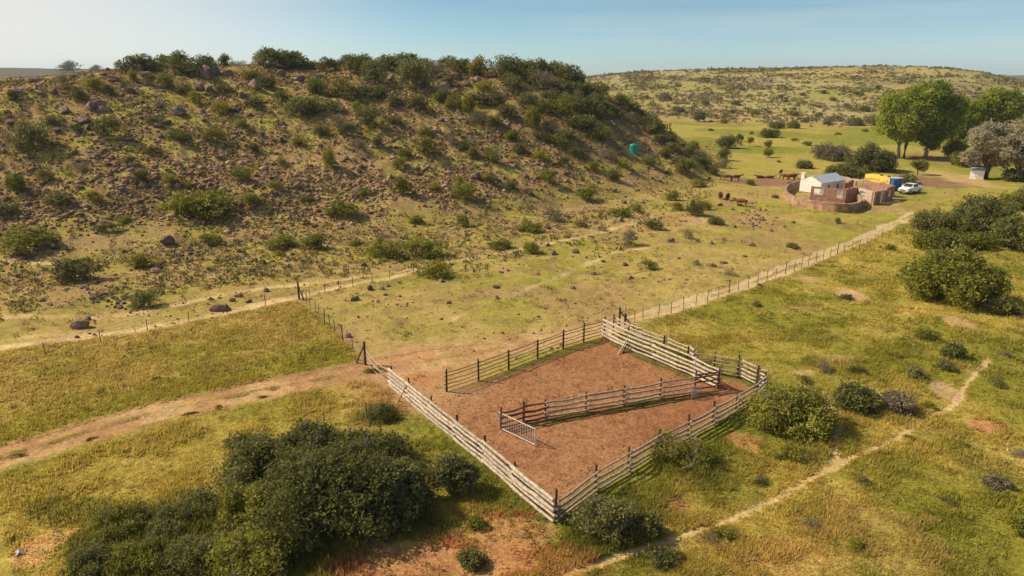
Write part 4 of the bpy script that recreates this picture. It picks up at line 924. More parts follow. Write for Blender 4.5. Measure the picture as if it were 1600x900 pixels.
rock(261, 385, 23, 19, 'round dark boulder above the line of stones at the hill foot', None)
rock(642, 386, 18, 13, 'pale blue-grey boulder inside the long green shrub patch', None)
rock(543, 528, 15, 10, 'purple boulder behind the hooked fence dropper', None)
rock(554, 471, 15, 10, 'brown boulder below the fence line right of the corner post', None)
rock(1017, 356, 12, 11, 'pale round boulder in front of the olive shrub below the hill flank', None)
rock(242, 427, 18, 10, 'pale slab at the end of the stone row near the yellow-green shrub', None)
rock(88, 390, 12, 10, 'grey pointed rock at the right end of the green shrub patch')
rock(1210, 310, 14, 9, 'grey rock just left of the curved stone wall', None)
rock(960, 818, 16, 9, 'pale rock lying by the bush at the near kraal corner', None)
for it in "565,306,28,14 466,297,20,12 826,305,18,13 855,358,12,10 975,318,13,10 970,346,13,9 1047,379,13,10 865,399,12,8 898,396,13,8 975,415,14,8 928,430,10,8 985,436,9,7 840,430,8,6 578,454,12,10 596,453,11,8 606,448,10,6 623,443,8,6 415,456,12,9 372,465,14,7 363,472,11,8 389,473,12,6 330,469,9,7 775,451,15,8 777,467,9,7 701,475,8,6 745,282,22,14 770,284,24,14 690,441,12,8 568,416,12,9 412,413,10,9 9,413,8,6 28,434,10,8 603,462,8,5 793,424,8,5 783,427,11,5 895,452,10,6 560,497,6,5 1148,356,8,5 1110,381,10,8 1175,385,12,8 1163,402,10,5 1225,355,6,5 1240,349,7,5 1205,362,7,5 1125,322,9,6 1144,328,9,6 1156,322,10,6 1190,345,12,8 1174,352,14,6 1130,413,14,5 1207,352,6,4 855,385,10,7 942,410,10,6 915,404,8,6 1060,405,6,4 1090,378,8,5 1132,376,8,6 620,477,6,4 1004,318,9,7".split():
    a = [float(v) for v in it.split(',')]; w_, _ = where(a[0], a[1], 'foot'); LABELLED.append((rock(*a, '%s brown rock on the grazed slope, %s' % ('small' if a[2] < 8 else 'medium' if a[2] < 13 else 'large', w_)), a[0]))
for it in "142,172,20,14 158,170,18,14 98,128,14,12 50,130,24,12 28,148,18,10 64,150,16,10 105,178,18,14 165,177,20,12 86,148,12,12 205,147,14,12 312,143,16,14 328,145,16,14 280,182,24,18 230,110,26,14 323,125,30,26 338,118,22,22 398,142,22,20 225,120,20,10 180,128,18,10 378,153,14,10 470,128,16,12 610,128,16,14 690,124,20,12 715,126,22,14 745,128,14,10 695,138,18,10 130,196,26,10 140,204,22,9 366,176,20,12 390,182,14,10 250,170,14,12 262,196,14,10 118,242,14,9 247,200,18,10 20,196,16,10 30,235,14,8 318,190,12,9 442,198,14,10 480,174,12,8 560,154,14,10 205,222,12,9 90,208,16,9 400,118,20,14 355,118,18,12 440,120,16,12 500,126,14,12 660,130,14,10 730,136,14,9 855,118,16,10 870,140,12,8 190,112,10,6 160,118,12,7 684,208,12,10 600,186,14,9 540,250,12,8 440,222,12,8 410,214,12,8 345,250,12,8 275,260,12,7 150,245,12,8 60,265,12,7 190,300,12,7 250,312,14,8 325,308,16,8 340,320,12,7 480,300,12,6 620,285,12,7 560,270,14,8 665,268,12,7 735,300,12,7 805,262,12,7 690,190,12,8 705,212,14,9 780,210,10,7 905,300,10,6 885,275,10,6 960,300,10,6 1030,285,10,6 940,240,10,6 985,225,12,7 1042,272,12,6".split():
    a = [float(v) for v in it.split(',')]; w_, v_ = where(a[0], a[1], 'hill'); LABELLED.append((rock(*a, '%s reddish boulder %s the stony hill, %s' % ('small' if a[2] < 13 else 'medium' if a[2] < 18 else 'large', v_, w_), 'boulders on the rocky hill'), a[0]))
for i in range(46):
    t = rnd.random(); px = 232 + 68 * t + rnd.uniform(-6, 6); py = 425 - 34 * t + rnd.uniform(-5, 5); rock(px, py, rnd.uniform(4, 9), rnd.uniform(3, 6), 'brown stone of the collapsed row at the hill foot', 'stones of the collapsed row')
for i in range(46):
    t = rnd.random(); px = 128 + 88 * t + rnd.uniform(-6, 6); py = 455 + 34 * t + rnd.uniform(-9, 9); rock(px, py, rnd.uniform(4, 10), rnd.uniform(3, 6), 'pale stone of the heap beside the dark shrub', 'stones of the heap')
for i in range(40):
    rock(rnd.gauss(1175, 14), rnd.gauss(335, 9), rnd.uniform(3, 7), rnd.uniform(2, 4), 'grey stone of the scatter near the brown cow', 'stones near the cattle')

finish_labels()

# ------------------------------------------------------------------ pole fences of the kraal
def post(parent, p, h, r=.075, mat=None, name='post', lean=.02):
    q = Vector(p); mb = MB(); lx, ly = jit(lean), jit(lean)
    mb.tube([(0, 0, -.35), (lx * .4, ly * .4, h * .5), (lx, ly, h)], [r * 1.08, r, r * .92], 9)
    return mb.build(name, mat or M_POST, parent, q - parent.location, smooth=False)
def rail(parent, a, b, r, mat, name='rail', sag=.03):
    a, b = Vector(a), Vector(b); d = b - a; n = 5; pts = []; rs = []; bow = jit(.035); r *= rnd.uniform(.82, 1.15)
    for i in range(n + 1):
        t = i / n; p = a + d * t + Vector((jit(.022), jit(.022), (bow - sag) * math.sin(math.pi * t) + jit(.02))); pts.append(p - a); rs.append(r * (1.12 - .26 * t) * rnd.uniform(.92, 1.08))
    return MB().tube(pts, rs, 8).build(name, mat, parent, a - parent.location)
def pole_fence(label, pix, heights, zs, r, rmat, off, group='pole fences of the cattle kraal', post_r=.062, dark_bays=(), postmat=None, skip_rails=(), ends=(0, 0), name='pole_fence', skip_post=()):
    P = [Vector((*flat(*p), 0)) for p in pix]
    for p in P: p.z = zat(p.x, p.y)
    root = empty(name, P[0], label, 'fence', group)
    if not isinstance(heights, (list, tuple)): heights = [heights] * len(P)
    for i, (p, h) in enumerate(zip(P, heights)):
        if i not in skip_post: post(root, p, h, post_r * rnd.uniform(.85, 1.15), postmat)
    for i in range(len(P) - 1):
        a, b = P[i], P[i + 1]; d = (b - a); d.z = 0; d.normalize(); nrm = Vector((d.y, -d.x, 0)) * off
        for j, z in enumerate(zs):
            if (i, j) in skip_rails: continue
            e0 = -.10 if i else -.10 - ends[0]; e1 = .12 if i < len(P) - 2 else .08 + ends[1]
            k = (r * .5) * (1 if (i + j) % 2 else 0)
            aa = a + nrm + d * (e0 + jit(.05)) + Vector((0, 0, z + jit(.015))) + nrm.normalized() * k
            bb = b + nrm + d * (e1 + jit(.05)) + Vector((0, 0, z + jit(.03))) + nrm.normalized() * k
            rail(root, aa, bb, r * rnd.uniform(.9, 1.12), M_REDWOOD if i in dark_bays else rmat)
    return root
F1 = [(612.5, 604), (640, 626), (675, 656), (715, 688), (758, 722), (804, 762), (868, 815)]
pole_fence('long front left fence of thick bleached poles, from the road gate to the near corner', F1, [1.5, 1.6, 1.6, 1.62, 1.62, 1.5, 1.75], [.14, .42, .71, 1.0, 1.30], .088, M_WHITEWOOD, .14)
F2 = [(868, 815), (930, 768), (981, 737), (1029, 708), (1074, 686), (1113, 664), (1149, 643), (1181, 623), (1193, 611)]
pole_fence('front right fence of greyish poles, from the near corner to the right tip', F2, [1.5, 1.55, 1.5, 1.5, 1.6, 1.6, 1.5, 1.4, 1.4], [.17, .48, .82, 1.18], .066, M_PALEWOOD, .11, skip_post=(0,))
F3 = [(698, 612), (748, 595.5), (795, 577.5), (840, 560), (880, 545), (912, 535), (944, 526)]
pole_fence('back left fence of thin brown poles between bare posts, shading the kraal floor', F3, [1.6, 1.65, 1.5, 1.5, 1.55, 1.55, 1.7], [.22, .5, .78, 1.06, 1.34], .036, M_BACKLITWOOD, -.08)
F4 = [(944, 526), (981, 544.5), (1023, 562), (1085, 589), (1122, 607)]
pole_fence('thick bleached pole fence on the kraal side of the narrow race', F4, [1.6, 1.75, 1.5, 1.6, 1.55], [.18, .48, .80, 1.12, 1.45], .082, M_WHITEWOOD, .13, skip_post=(0, 3))
F5 = [(958, 523), (998, 540), (1036, 555), (1073, 571), (1083, 579)]
pole_fence('outer pole fence of the narrow race along the meadow', F5, [1.75, 1.3, 1.6, 1.5, 1.6], [.8, 1.1, 1.42], .06, M_WHITEWOOD, -.12, skip_post=(1,))
F6 = [(1083, 579), (1115, 583), (1152, 590.5)]
pole_fence('short straight pole fence closing the back of the far pen', F6, [1.7, 1.65, 1.75], [.2, .5, .82, 1.1, 1.38], .05, M_PALEWOOD, .1, skip_post=(0,))
F7 = [(1152, 590.5), (1181, 605), (1193, 611)]
pole_fence('last bleached pole fence curving round to the right tip', F7, [1.7, 1.6, 1.5], [.2, .5, .8, 1.1, 1.38], .062, M_WHITEWOOD, -.11, skip_post=(0, 2))
F8 = [(783, 671), (818, 661), (852, 654), (915, 643), (974, 633), (1031, 622), (1085, 613)]
pole_fence('dividing fence across the kraal with two dark red bays and weathered poles', F8, [1.45, 1.45, 1.3, 1.35, 1.4, 1.4, 1.55], [.16, .46, .8, 1.16], .066, M_PALEWOOD, .1, dark_bays=(0, 1))
pole_fence('dark gate panel of red-brown poles at the end of the dividing fence', [(1085, 613), (1122, 607)], [1.55, 1.5], [.35, .8, 1.1, 1.35], .055, M_REDWOOD, .16, skip_post=(0, 1), name='pole_gate')

def bar_gate(p0, p1, h, nb, label, lift=.12, mat=None, r=.022, group=None):
    a = Vector((*flat(*p0), 0)); b = Vector((*flat(*p1), 0)); a.z = zat(a.x, a.y); b.z = zat(b.x, b.y); root = empty('metal_gate', a, label, 'gate', group)
    d = b - a; m = mat or M_WHITEMETAL; mb = MB()
    mb.tube([(0, 0, lift), (0, 0, h)], r * 1.4, 8); mb.tube([d + Vector((0, 0, lift)), d + Vector((0, 0, h))], r * 1.4, 8)
    mb.tube([(0, 0, h), d + Vector((0, 0, h))], r * 1.3, 8); mb.tube([(0, 0, lift), d + Vector((0, 0, lift))], r * 1.3, 8)
    mb.build('gate_frame', m, root)
    for i in range(1, nb):
        t = i / nb; MB().tube([(0, 0, lift), (0, 0, h)], r * .75, 6).build('bar', m, root, d * t)
    return root
M_WHITEMETAL = mat_noise('white_painted_metal', (.50, .42, .34), (.80, .72, .62), 5, rough=.6)
bar_gate((780.5, 671), (836, 698), 1.12, 15, 'open white metal gate with upright bars hanging from the dividing fence', group='metal gates of the kraal')
bar_gate((1080, 624), (1095, 619), .75, 9, 'small grey metal gate in the shade under the dark gate panel', lift=.05, mat=mat_plain('grey_metal', (.30, .26, .22), .6), r=.018, group='metal gates of the kraal')

# brace poles and strainers
def brace(p, q, zq, r, mat, label, cat='brace pole', zp=0.0):
    a = Vector((*flat(*p), 0)); b = Vector((*flat(*q), 0)); a.z = zat(a.x, a.y) - .1 + zp; b.z = zat(b.x, b.y) + zq
    return props(MB().tube([(0, 0, 0), (b - a) * .5 + Vector((jit(.03), 0, jit(.03))), b - a], [r * 1.1, r, r * .85], 8).build('brace_pole', mat, None, a), label, cat)
brace((615, 638), (640, 626), 1.42, .05, M_GREYWOOD, 'long weathered brace pole leaning on the front left fence')
brace((964, 555), (981, 545), .95, .06, M_WHITEWOOD, 'pale prop leaning on the tall post of the race')
brace((971, 553), (981, 545), .55, .06, M_REDWOOD, 'dark short prop at the foot of the tall race post')
def strainer(pix, h, br, label):
    p = Vector((*flat(*pix), 0)); p.z = zat(p.x, p.y); root = empty('strainer_post', p, label, 'fence post')
    post(root, p, h, .085, name='post')
    for (dx, dy, zt) in br:
        MB().tube([(dx, dy, -.1), (0, 0, zt)], [.06, .055], 8).build('stay', M_POST, root)
strainer((571, 569), 1.75, [(-.75, .3, 1.5)], 'dark strainer post with a stay at the left side of the road gate')
strainer((467.5, 467), 1.7, [(.6, -.35, 1.3)], 'strainer post with a stay where the wire fences meet on the slope')
strainer((967.5, 512), 1.75, [(1.35, -.9, 1.45)], 'tall strainer post with a long stay behind the race')
strainer((976, 509), 1.1, [], 'leaning stub post right of the tall strainer')
# sagging pole gate across the road
def wire_gate():
    a = Vector((*flat(572, 569), 0)); b = Vector((*flat(613, 604), 0)); root = empty('wire_gate', a, 'sagging gate of pale thin poles and wire across the road at the left', 'gate')
    d = b - a; sd_ = Vector((d.y, -d.x, 0)).normalized()
    for z, s, o in ((1.15, .25, .05), (.85, .32, .1), (.55, .28, -.05), (.25, .16, .08)):
        pts = [d * t + Vector((0, 0, z * (1 - .0 * t) - s * math.sin(math.pi * t))) + sd_ * o * math.sin(math.pi * t) for t in [i / 8 for i in range(9)]]
        MB().tube(pts, .022, 6).build('pole', M_WHITEWOOD, root)
    for i in (2, 4, 6):
        p = d * (i / 8); MB().tube([p + Vector((0, 0, .05)), p + Vector((0, 0, 1.0))], .016, 6).build('dropper', M_GREYWOOD, root)
wire_gate()

# ------------------------------------------------------------------ wire fences
def wire_fence(pix, h, label, group='wire fences', r=.028, strands=4, wr=.006, tall=(), hook=None, name='wire_fence'):
    P = [G(*p) for p in pix]; root = empty(name, P[0], label, 'fence', group)
    for i, p in enumerate(P):
        hh = h * rnd.uniform(.92, 1.08) * (1.25 if i in tall else 1); q = p - root.location; mb = MB(); lx, ly = jit(.07), jit(.07)
        pts = [(0, 0, -.25), (lx, ly, hh)]
        if hook == i: pts.append((lx - .28, ly, hh + .04))
        mb.tube(pts, r * (1.5 if i in tall else 1), 6); mb.build('dropper', M_DROPPER, root, q)
    for k in range(strands):
        z = h * (.25 + .7 * k / (strands - 1)); pts = [p - root.location + Vector((0, 0, z)) for p in P]
        MB().tube(pts, wr, 4).build('wire', M_WIRE, root)
    return root
wire_fence([(977, 508), (992, 503), (1005, 499), (1029, 493), (1049, 489), (1068, 482.5), (1087, 476), (1105, 470), (1123, 464), (1139, 457.5), (1154, 453.5), (1169, 448.5), (1184, 442), (1198, 438.5), (1212, 434), (1227, 427.5), (1241, 423), (1252, 418.5), (1263, 414), (1275, 409), (1286, 405), (1297, 401), (1308, 397.5), (1319, 394), (1331, 390.5), (1342, 387), (1354, 383), (1366, 379), (1378, 375), (1389, 372), (1400, 369), (1411, 365.5)], 1.05, 'long wire fence with close-set droppers following the farm road to the farmstead', tall=(9, 15, 22))
wire_fence([(467, 467), (484.6, 463), (508, 459), (530, 454.5), (552, 449), (582, 441.5), (609, 436), (646, 423.5), (703, 411), (756, 400)], 1.0, 'wire fence running right from the strainer post along the hill foot', tall=(7,))
wire_fence([(467, 467), (415, 477.6), (355, 490), (295, 503.5), (231, 518.5), (158, 535.5), (72, 555.5), (-20, 577)], 1.0, 'wire fence running left from the strainer post above the left meadow')
wire_fence([(467, 467), (473, 471), (479, 475), (485.5, 482), (492.5, 488.5), (498, 492), (507, 505.5), (515.5, 510), (523.5, 517), (536, 532.5), (552, 550), (571, 569)], 1.05, 'wire fence dropping from the strainer post to the road gate, one dropper hooked', tall=(6, 9), hook=9)
wire_fence([(602, 649), (573, 647.5), (506, 667)], .85, 'old droppers with wire in the grass above the foreground thicket')
wire_fence([(1154, 307), (1169, 308), (1184, 308.5), (1198, 306), (1212, 303)], .95, 'short wire fence between the cattle and the curved stone wall', tall=(2,))

# ------------------------------------------------------------------ farmstead
def grid_wall(L, H, T, holes, top=None, ns=24):
    """upright wall from (0,0,0) along +x, thickness T to +y; holes (x0,x1,z0,z1); top(x) gives a ragged head"""
    xs = sorted(set([0, L] + [v for h in holes for v in h[:2]] + ([L * i / ns for i in range(1, ns)] if top else []))); zs = sorted(set([-.4, H] + [v for h in holes for v in h[2:4]]))
    solid = [[not any(h[0] - 1e-6 <= (xs[i] + xs[i + 1]) / 2 <= h[1] + 1e-6 and h[2] <= (zs[j] + zs[j + 1]) / 2 <= h[3] for h in holes) for j in range(len(zs) - 1)] for i in range(len(xs) - 1)]
    mb = MB(); nx, nz = len(xs) - 1, len(zs) - 1
    def zt(x, z): return z if (z < H - 1e-6 or not top) else top(x)
    def q(*v): mb.add(v, [(0, 1, 2, 3)])
    for i in range(nx):
        for j in range(nz):
            if not solid[i][j]: continue
            x0, x1, z0, z1 = xs[i], xs[i + 1], zs[j], zs[j + 1]
            a0, a1, b0, b1 = zt(x0, z0), zt(x1, z0), zt(x0, z1), zt(x1, z1)
            q((x0, 0, a0), (x1, 0, a1), (x1, 0, b1), (x0, 0, b0)); q((x0, T, a0), (x0, T, b0), (x1, T, b1), (x1, T, a1))
            if i == 0 or not solid[i - 1][j]: q((x0, 0, a0), (x0, 0, b0), (x0, T, b0), (x0, T, a0))
            if i == nx - 1 or not solid[i + 1][j]: q((x1, 0, a1), (x1, T, a1), (x1, T, b1), (x1, 0, b1))
            if j == nz - 1 or not solid[i][j + 1]: q((x0, 0, b0), (x1, 0, b1), (x1, T, b1), (x0, T, b0))
            if j > 0 and not solid[i][j - 1]: q((x0, 0, a0), (x0, T, a0), (x1, T, a1), (x1, 0, a1))
    return mb
M_BRICK = mat_brick('red_stone_masonry', (.30, .145, .105), (.42, .23, .17), (.45, .33, .26))
M_PALEBRICK = mat_brick('pale_and_sunlit_masonry', (.50, .36, .27), (.58, .43, .33), (.55, .42, .33))  # own pale tone on back wall; sunlit look painted in on the others
M_STONEWALL = mat_brick('dry_stone', (.36, .22, .15), (.50, .33, .23), (.28, .18, .12), bw=.5, bh=.22)
M_LIME = mat_noise('limewash', (.74, .69, .60), (.90, .86, .78), 1.5)
M_WINDOW = mat_plain('white_window_paint', (.78, .74, .66), .5)
M_TIN = mat_noise('corrugated_iron', (.42, .42, .45), (.58, .58, .62), 2, rough=.5, metal=.2)
M_GLASS = mat_plain('dark_glass', (.03, .035, .04), .12)
M_DARK = mat_plain('dark_opening', (.03, .03, .03), .8)
RUIN_C = G(1325, 312)
def wall_between(root, p, q, h, t, mat, holes=(), ragged=.25, name='wall', seed=0, base=None):
    a = G(*p); b = G(*q); L = math.hypot(b.x - a.x, b.y - a.y); rz = math.atan2(b.y - a.y, b.x - a.x); rg = random.Random(seed)
    ph = rg.uniform(0, 6); 
    mb = grid_wall(L, h, t, list(holes), top=lambda x: h + ragged * (.5 * math.sin(x * 1.3 + ph) + .35 * math.sin(x * 3.7 + ph * 2)) * .5)
    z = min(a.z, b.z)
    o = mb.build(name, mat, root, Vector((a.x, a.y, z)) - root.location); o.rotation_euler = (0, 0, rz); return o, L, rz
def window_frame(wall, x0, x1, z0, z1, nx, nz, t=.085, y=.06, glass=False):
    mb = MB(); w = x1 - x0; h = z1 - z0
    def bar(cx, cz, sx, sz): mb.box((cx, y, cz), (sx, t, sz))
    bar(x0 + t / 2, (z0 + z1) / 2, t, h - .01); bar(x1 - t / 2, (z0 + z1) / 2, t, h - .01)
    bar((x0 + x1) / 2, z0 + t / 2 + .003, w - 2 * t, t); bar((x0 + x1) / 2, z1 - t / 2 - .003, w - 2 * t, t)
    o = mb.build('window_frame', M_WINDOW, wall)
    m2 = MB()
    for i in range(1, nx): m2.box((x0 + w * i / nx, y, (z0 + z1) / 2), (t * .75, t * .7, h - 2 * t - .01))
    for k in range(1, nz): m2.box(((x0 + x1) / 2, y + .002, z0 + h * k / nz), (w - 2 * t - .01, t * .6, t * .75))
    m2.build('glazing_bars', M_WINDOW, wall)
ruin = empty('ruined_house', RUIN_C, 'roofless red brick and stone ruin with white window frames', 'ruin')
w, L, _ = wall_between(ruin, (1265, 312), (1320, 317.5), 2.25, .35, M_BRICK, [(.06 * 8, 2.0, 1.0, 2.0), (4.1, 5.0, .75, 2.0)] , .15, seed=1)
window_frame(w, .48, 2.0, 1.0, 2.0, 5, 3); window_frame(w, 4.1, 5.0, .75, 2.0, 3, 4)
w, L, _ = wall_between(ruin, (1320, 317.5), (1338, 313.0), 2.3, .35, M_BRICK, [], .3, seed=2)
w, L, _ = wall_between(ruin, (1338, 313.5), (1363.5, 321), 2.2, .35, M_PALEBRICK, [(.55, 2.35, .75, 1.95)], .1, seed=3)
window_frame(w, .55, 2.35, .75, 1.95, 4, 2)
w, L, _ = wall_between(ruin, (1363.8, 320.8), (1375, 317.2), 2.1, .35, M_BRICK, [(.5, 1.25, .7, 1.8)], .2, seed=4)
w, L, _ = wall_between(ruin, (1376, 316.5), (1384, 314.2), 2.1, .35, M_PALEBRICK, [], .2, seed=5)
w, L, _ = wall_between(ruin, (1384.3, 315), (1394.5, 311), 2.3, .35, M_BRICK, [(.8, 1.6, .7, 1.9)], .1, seed=6)
w, L, _ = wall_between(ruin, (1345, 300.5), (1394.5, 308.5), 2.25, .35, M_BRICK, [], .3, seed=7)
w, L, _ = wall_between(ruin, (1310, 295), (1345, 300.5), 2.3, .35, M_PALEBRICK, [(3.4, 5.3, .9, 1.9)], .3, seed=8)
w, L, _ = wall_between(ruin, (1318, 304), (1332, 299.5), 2.1, .35, M_BRICK, [], .3, seed=9)
w, L, _ = wall_between(ruin, (1304, 300), (1310.5, 295.2), 2.2, .35, M_BRICK, [], .3, seed=10)
# white cottage
def cottage():
    a = G(1248.5, 299); b = G(1281, 305.0); c = G(1305, 297.5)
    u = (b - a); u.z = 0; W = u.length; u.normalize(); v = (c - b); v.z = 0; L = v.length; v = Vector((-u.y, u.x, 0)); z0 = min(a.z, b.z)
    rz = math.atan2(u.y, u.x); root = empty('white_cottage', Vector((a.x, a.y, z0)), 'small whitewashed cottage with grey iron roof and chimney at the ruin', 'cottage', rz=rz)
    EH, RH = 2.15, 3.1
    mb = MB(); xs = [0, W, W, 0]; T = [(0, 0), (W, 0), (W, L), (0, L)]
    vs = [(x, y, -.4) for x, y in T] + [(x, y, EH) for x, y in T] + [(W / 2, 0, RH), (W / 2, L, RH)]
    mb.add(vs, [(0, 1, 5, 8, 4), (2, 3, 7, 9, 6), (1, 2, 6, 5), (3, 0, 4, 7), (4, 8, 9, 7), (8, 5, 6, 9)]); body = mb.build('wall', M_LIME, root)
    rf = MB(); n = 26
    for sgn in (-1, 1):
        for i in range(n):
            y0 = -.02 + (L + .2) * i / n; y1 = y0 + (L + .2) / n; zz = .03 * (i % 2)
            ex = W / 2 + sgn * (W / 2 + .18); ez = EH - .10
            rf.add([(W / 2, y0, RH + .05 + zz), (W / 2, y1, RH + .05 + zz), (ex, y1, ez + .04 + zz), (ex, y0, ez + .04 + zz), (W / 2, y0, RH + .01), (W / 2, y1, RH + .01), (ex, y1, ez), (ex, y0, ez)],
                   [(0, 1, 2, 3), (4, 7, 6, 5), (0, 3, 7, 4), (1, 5, 6, 2), (3, 2, 6, 7), (0, 4, 5, 1)])
    roof = rf.build('roof', M_TIN, root)
    MB().box((.35, .35, 1.8), (.62, .62, 3.2)).box((.35, .35, 3.44), (.74, .74, .12)).build('chimney', M_LIME, root)
    for yc in (L * .32, L * .7):
        mb = MB(); mb.box((W + .02, yc, 1.25), (.06, .62, .95)); f = mb.build('window', M_WINDOW, root)
        MB().box((W + .035, yc - .135, 1.25), (.06, .22, .80)).box((W + .035, yc + .135, 1.25), (.06, .22, .80)).build('pane', M_GLASS, f)
    MB().box((W / 2, -.06, -.02), (W - .1, .25, .5)).build('plinth', M_STONEWALL, root)
cottage()
# curved enclosure wall
def curved_wall():
    pix = [(1262, 294), (1250, 293.5), (1240, 295.5), (1231, 299.5), (1226.5, 304), (1227, 310), (1232, 315.5), (1242, 320), (1256, 323.5), (1272, 326.5), (1290, 329.5), (1308, 331.5), (1324, 332), (1336, 330), (1343, 326), (1344.5, 321), (1340, 317)]
    P = [G(*p) for p in pix]; root = empty('stone_wall', P[0], 'low curved stone wall enclosing the yard before the ruin', 'wall'); mb = MB(); n = len(P)
    Q = []
    for i in range(n - 1):
        p0, p1, p2, p3 = P[max(i - 1, 0)], P[i], P[i + 1], P[min(i + 2, n - 1)]
        for k in range(4):
            t = k / 4; Q.append(.5 * ((2 * p1) + (p2 - p0) * t + (2 * p0 - 5 * p1 + 4 * p2 - p3) * t * t + (3 * p1 - p0 - 3 * p2 + p3) * t ** 3))
    Q.append(P[-1]); vs = []; m = len(Q)
    for i, q in enumerate(Q):
        t = Q[min(i + 1, m - 1)] - Q[max(i - 1, 0)]; t.z = 0; t.normalize(); nn = Vector((t.y, -t.x, 0)) * .22; b = q - root.location; hh = 1.35 + jit(.05)
        vs += [b - nn + Vector((0, 0, -.4)), b - nn * .85 + Vector((0, 0, hh)), b + nn * .85 + Vector((0, 0, hh)), b + nn + Vector((0, 0, -.4))]
    fs = []
    for i in range(m - 1):
        o = i * 4
        for k in range(3): fs.append((o + k, o + k + 1, o + 5 + k, o + 4 + k))
    fs += [(0, 1, 2, 3), tuple(range(4 * m - 4, 4 * m))]
    mb.add(vs, fs).build('wall', M_STONEWALL, root)
    for p in ((1266, 313.5), (1288, 319)):
        q = G(*p); MB().tube([(0, 0, 0), (0, 0, 1.7)], .06, 7).build('gate_post', M_BRICK, root, q - root.location)
curved_wall()
# yellow trailer with blue end
def trailer():
    a = G(1349, 291.5); b = G(1392, 299); u = b - a; u.z = 0; L = u.length; rz = math.atan2(u.y, u.x); H = 2.0; W = 1.9
    root = empty('trailer', Vector((a.x, a.y, min(a.z, b.z))), 'yellow trailer with red markings and a blue end behind the ruin', 'trailer', rz=rz)
    Y = mat_noise('yellow_paint', (.62, .44, .06), (.80, .62, .10), 1.2, rough=.6); RD = mat_plain('red_orange_paint', (.70, .12, .02), .45); BL = mat_plain('blue_paint', (.03, .13, .36), .45)
    MB().box((L / 2 - .3, W / 2, .4 + H / 2), (L - .6, W, H)).build('body', Y, root)
    MB().box((L + .02, W / 2, .35 + H / 2), (.62, W + .05, H - .1)).build('end_section', BL, root)
    MB().box((L - .2, W / 2, .4 + H + .05), (1.9, W + .12, .08)).build('roof', M_TIN, root)
    MB().box((L + .34, W * .3, 1.2), (.03, .5, 1.4)).box((L + .34, W * .72, 1.2), (.03, .5, 1.4)).build('door', mat_plain('deep_blue_paint', (.02, .07, .22), .4), root)
    mb = MB(); rg = random.Random(5)
    for i in range(9):
        x = .35 + (L - 1.5) * i / 8; z = 1.35 + rg.uniform(-.25, .3)
        pts = [(x + .16 * math.cos(t), -.015, z + .3 * math.sin(t)) for t in [k * .7 for k in range(6)]]
        mb.tube(pts, .045, 5)
    mb.build('marking', RD, root)
    w1 = MB()
    for x in (L * .25, L * .38):
        MB().tube([(x, -.04, .32), (x, .2, .32)], .32, 14).build('wheel', mat_plain('tyre', (.03, .03, .03), .8), root); MB().tube([(x, W - .2, .32), (x, W + .04, .32)], .32, 14).build('wheel', D.materials['tyre'], root)
    MB().tube([(-.9, W / 2, .45), (0, W / 2, .45)], .05, 8).build('drawbar', M_POST, root)
    MB().box((L * .45, W * .5, .4 + H + .1), (.4, .4, .2)).box((L * .72, W * .5, .4 + H + .1), (.4, .4, .2)).build('vent', M_POST, root)
trailer()
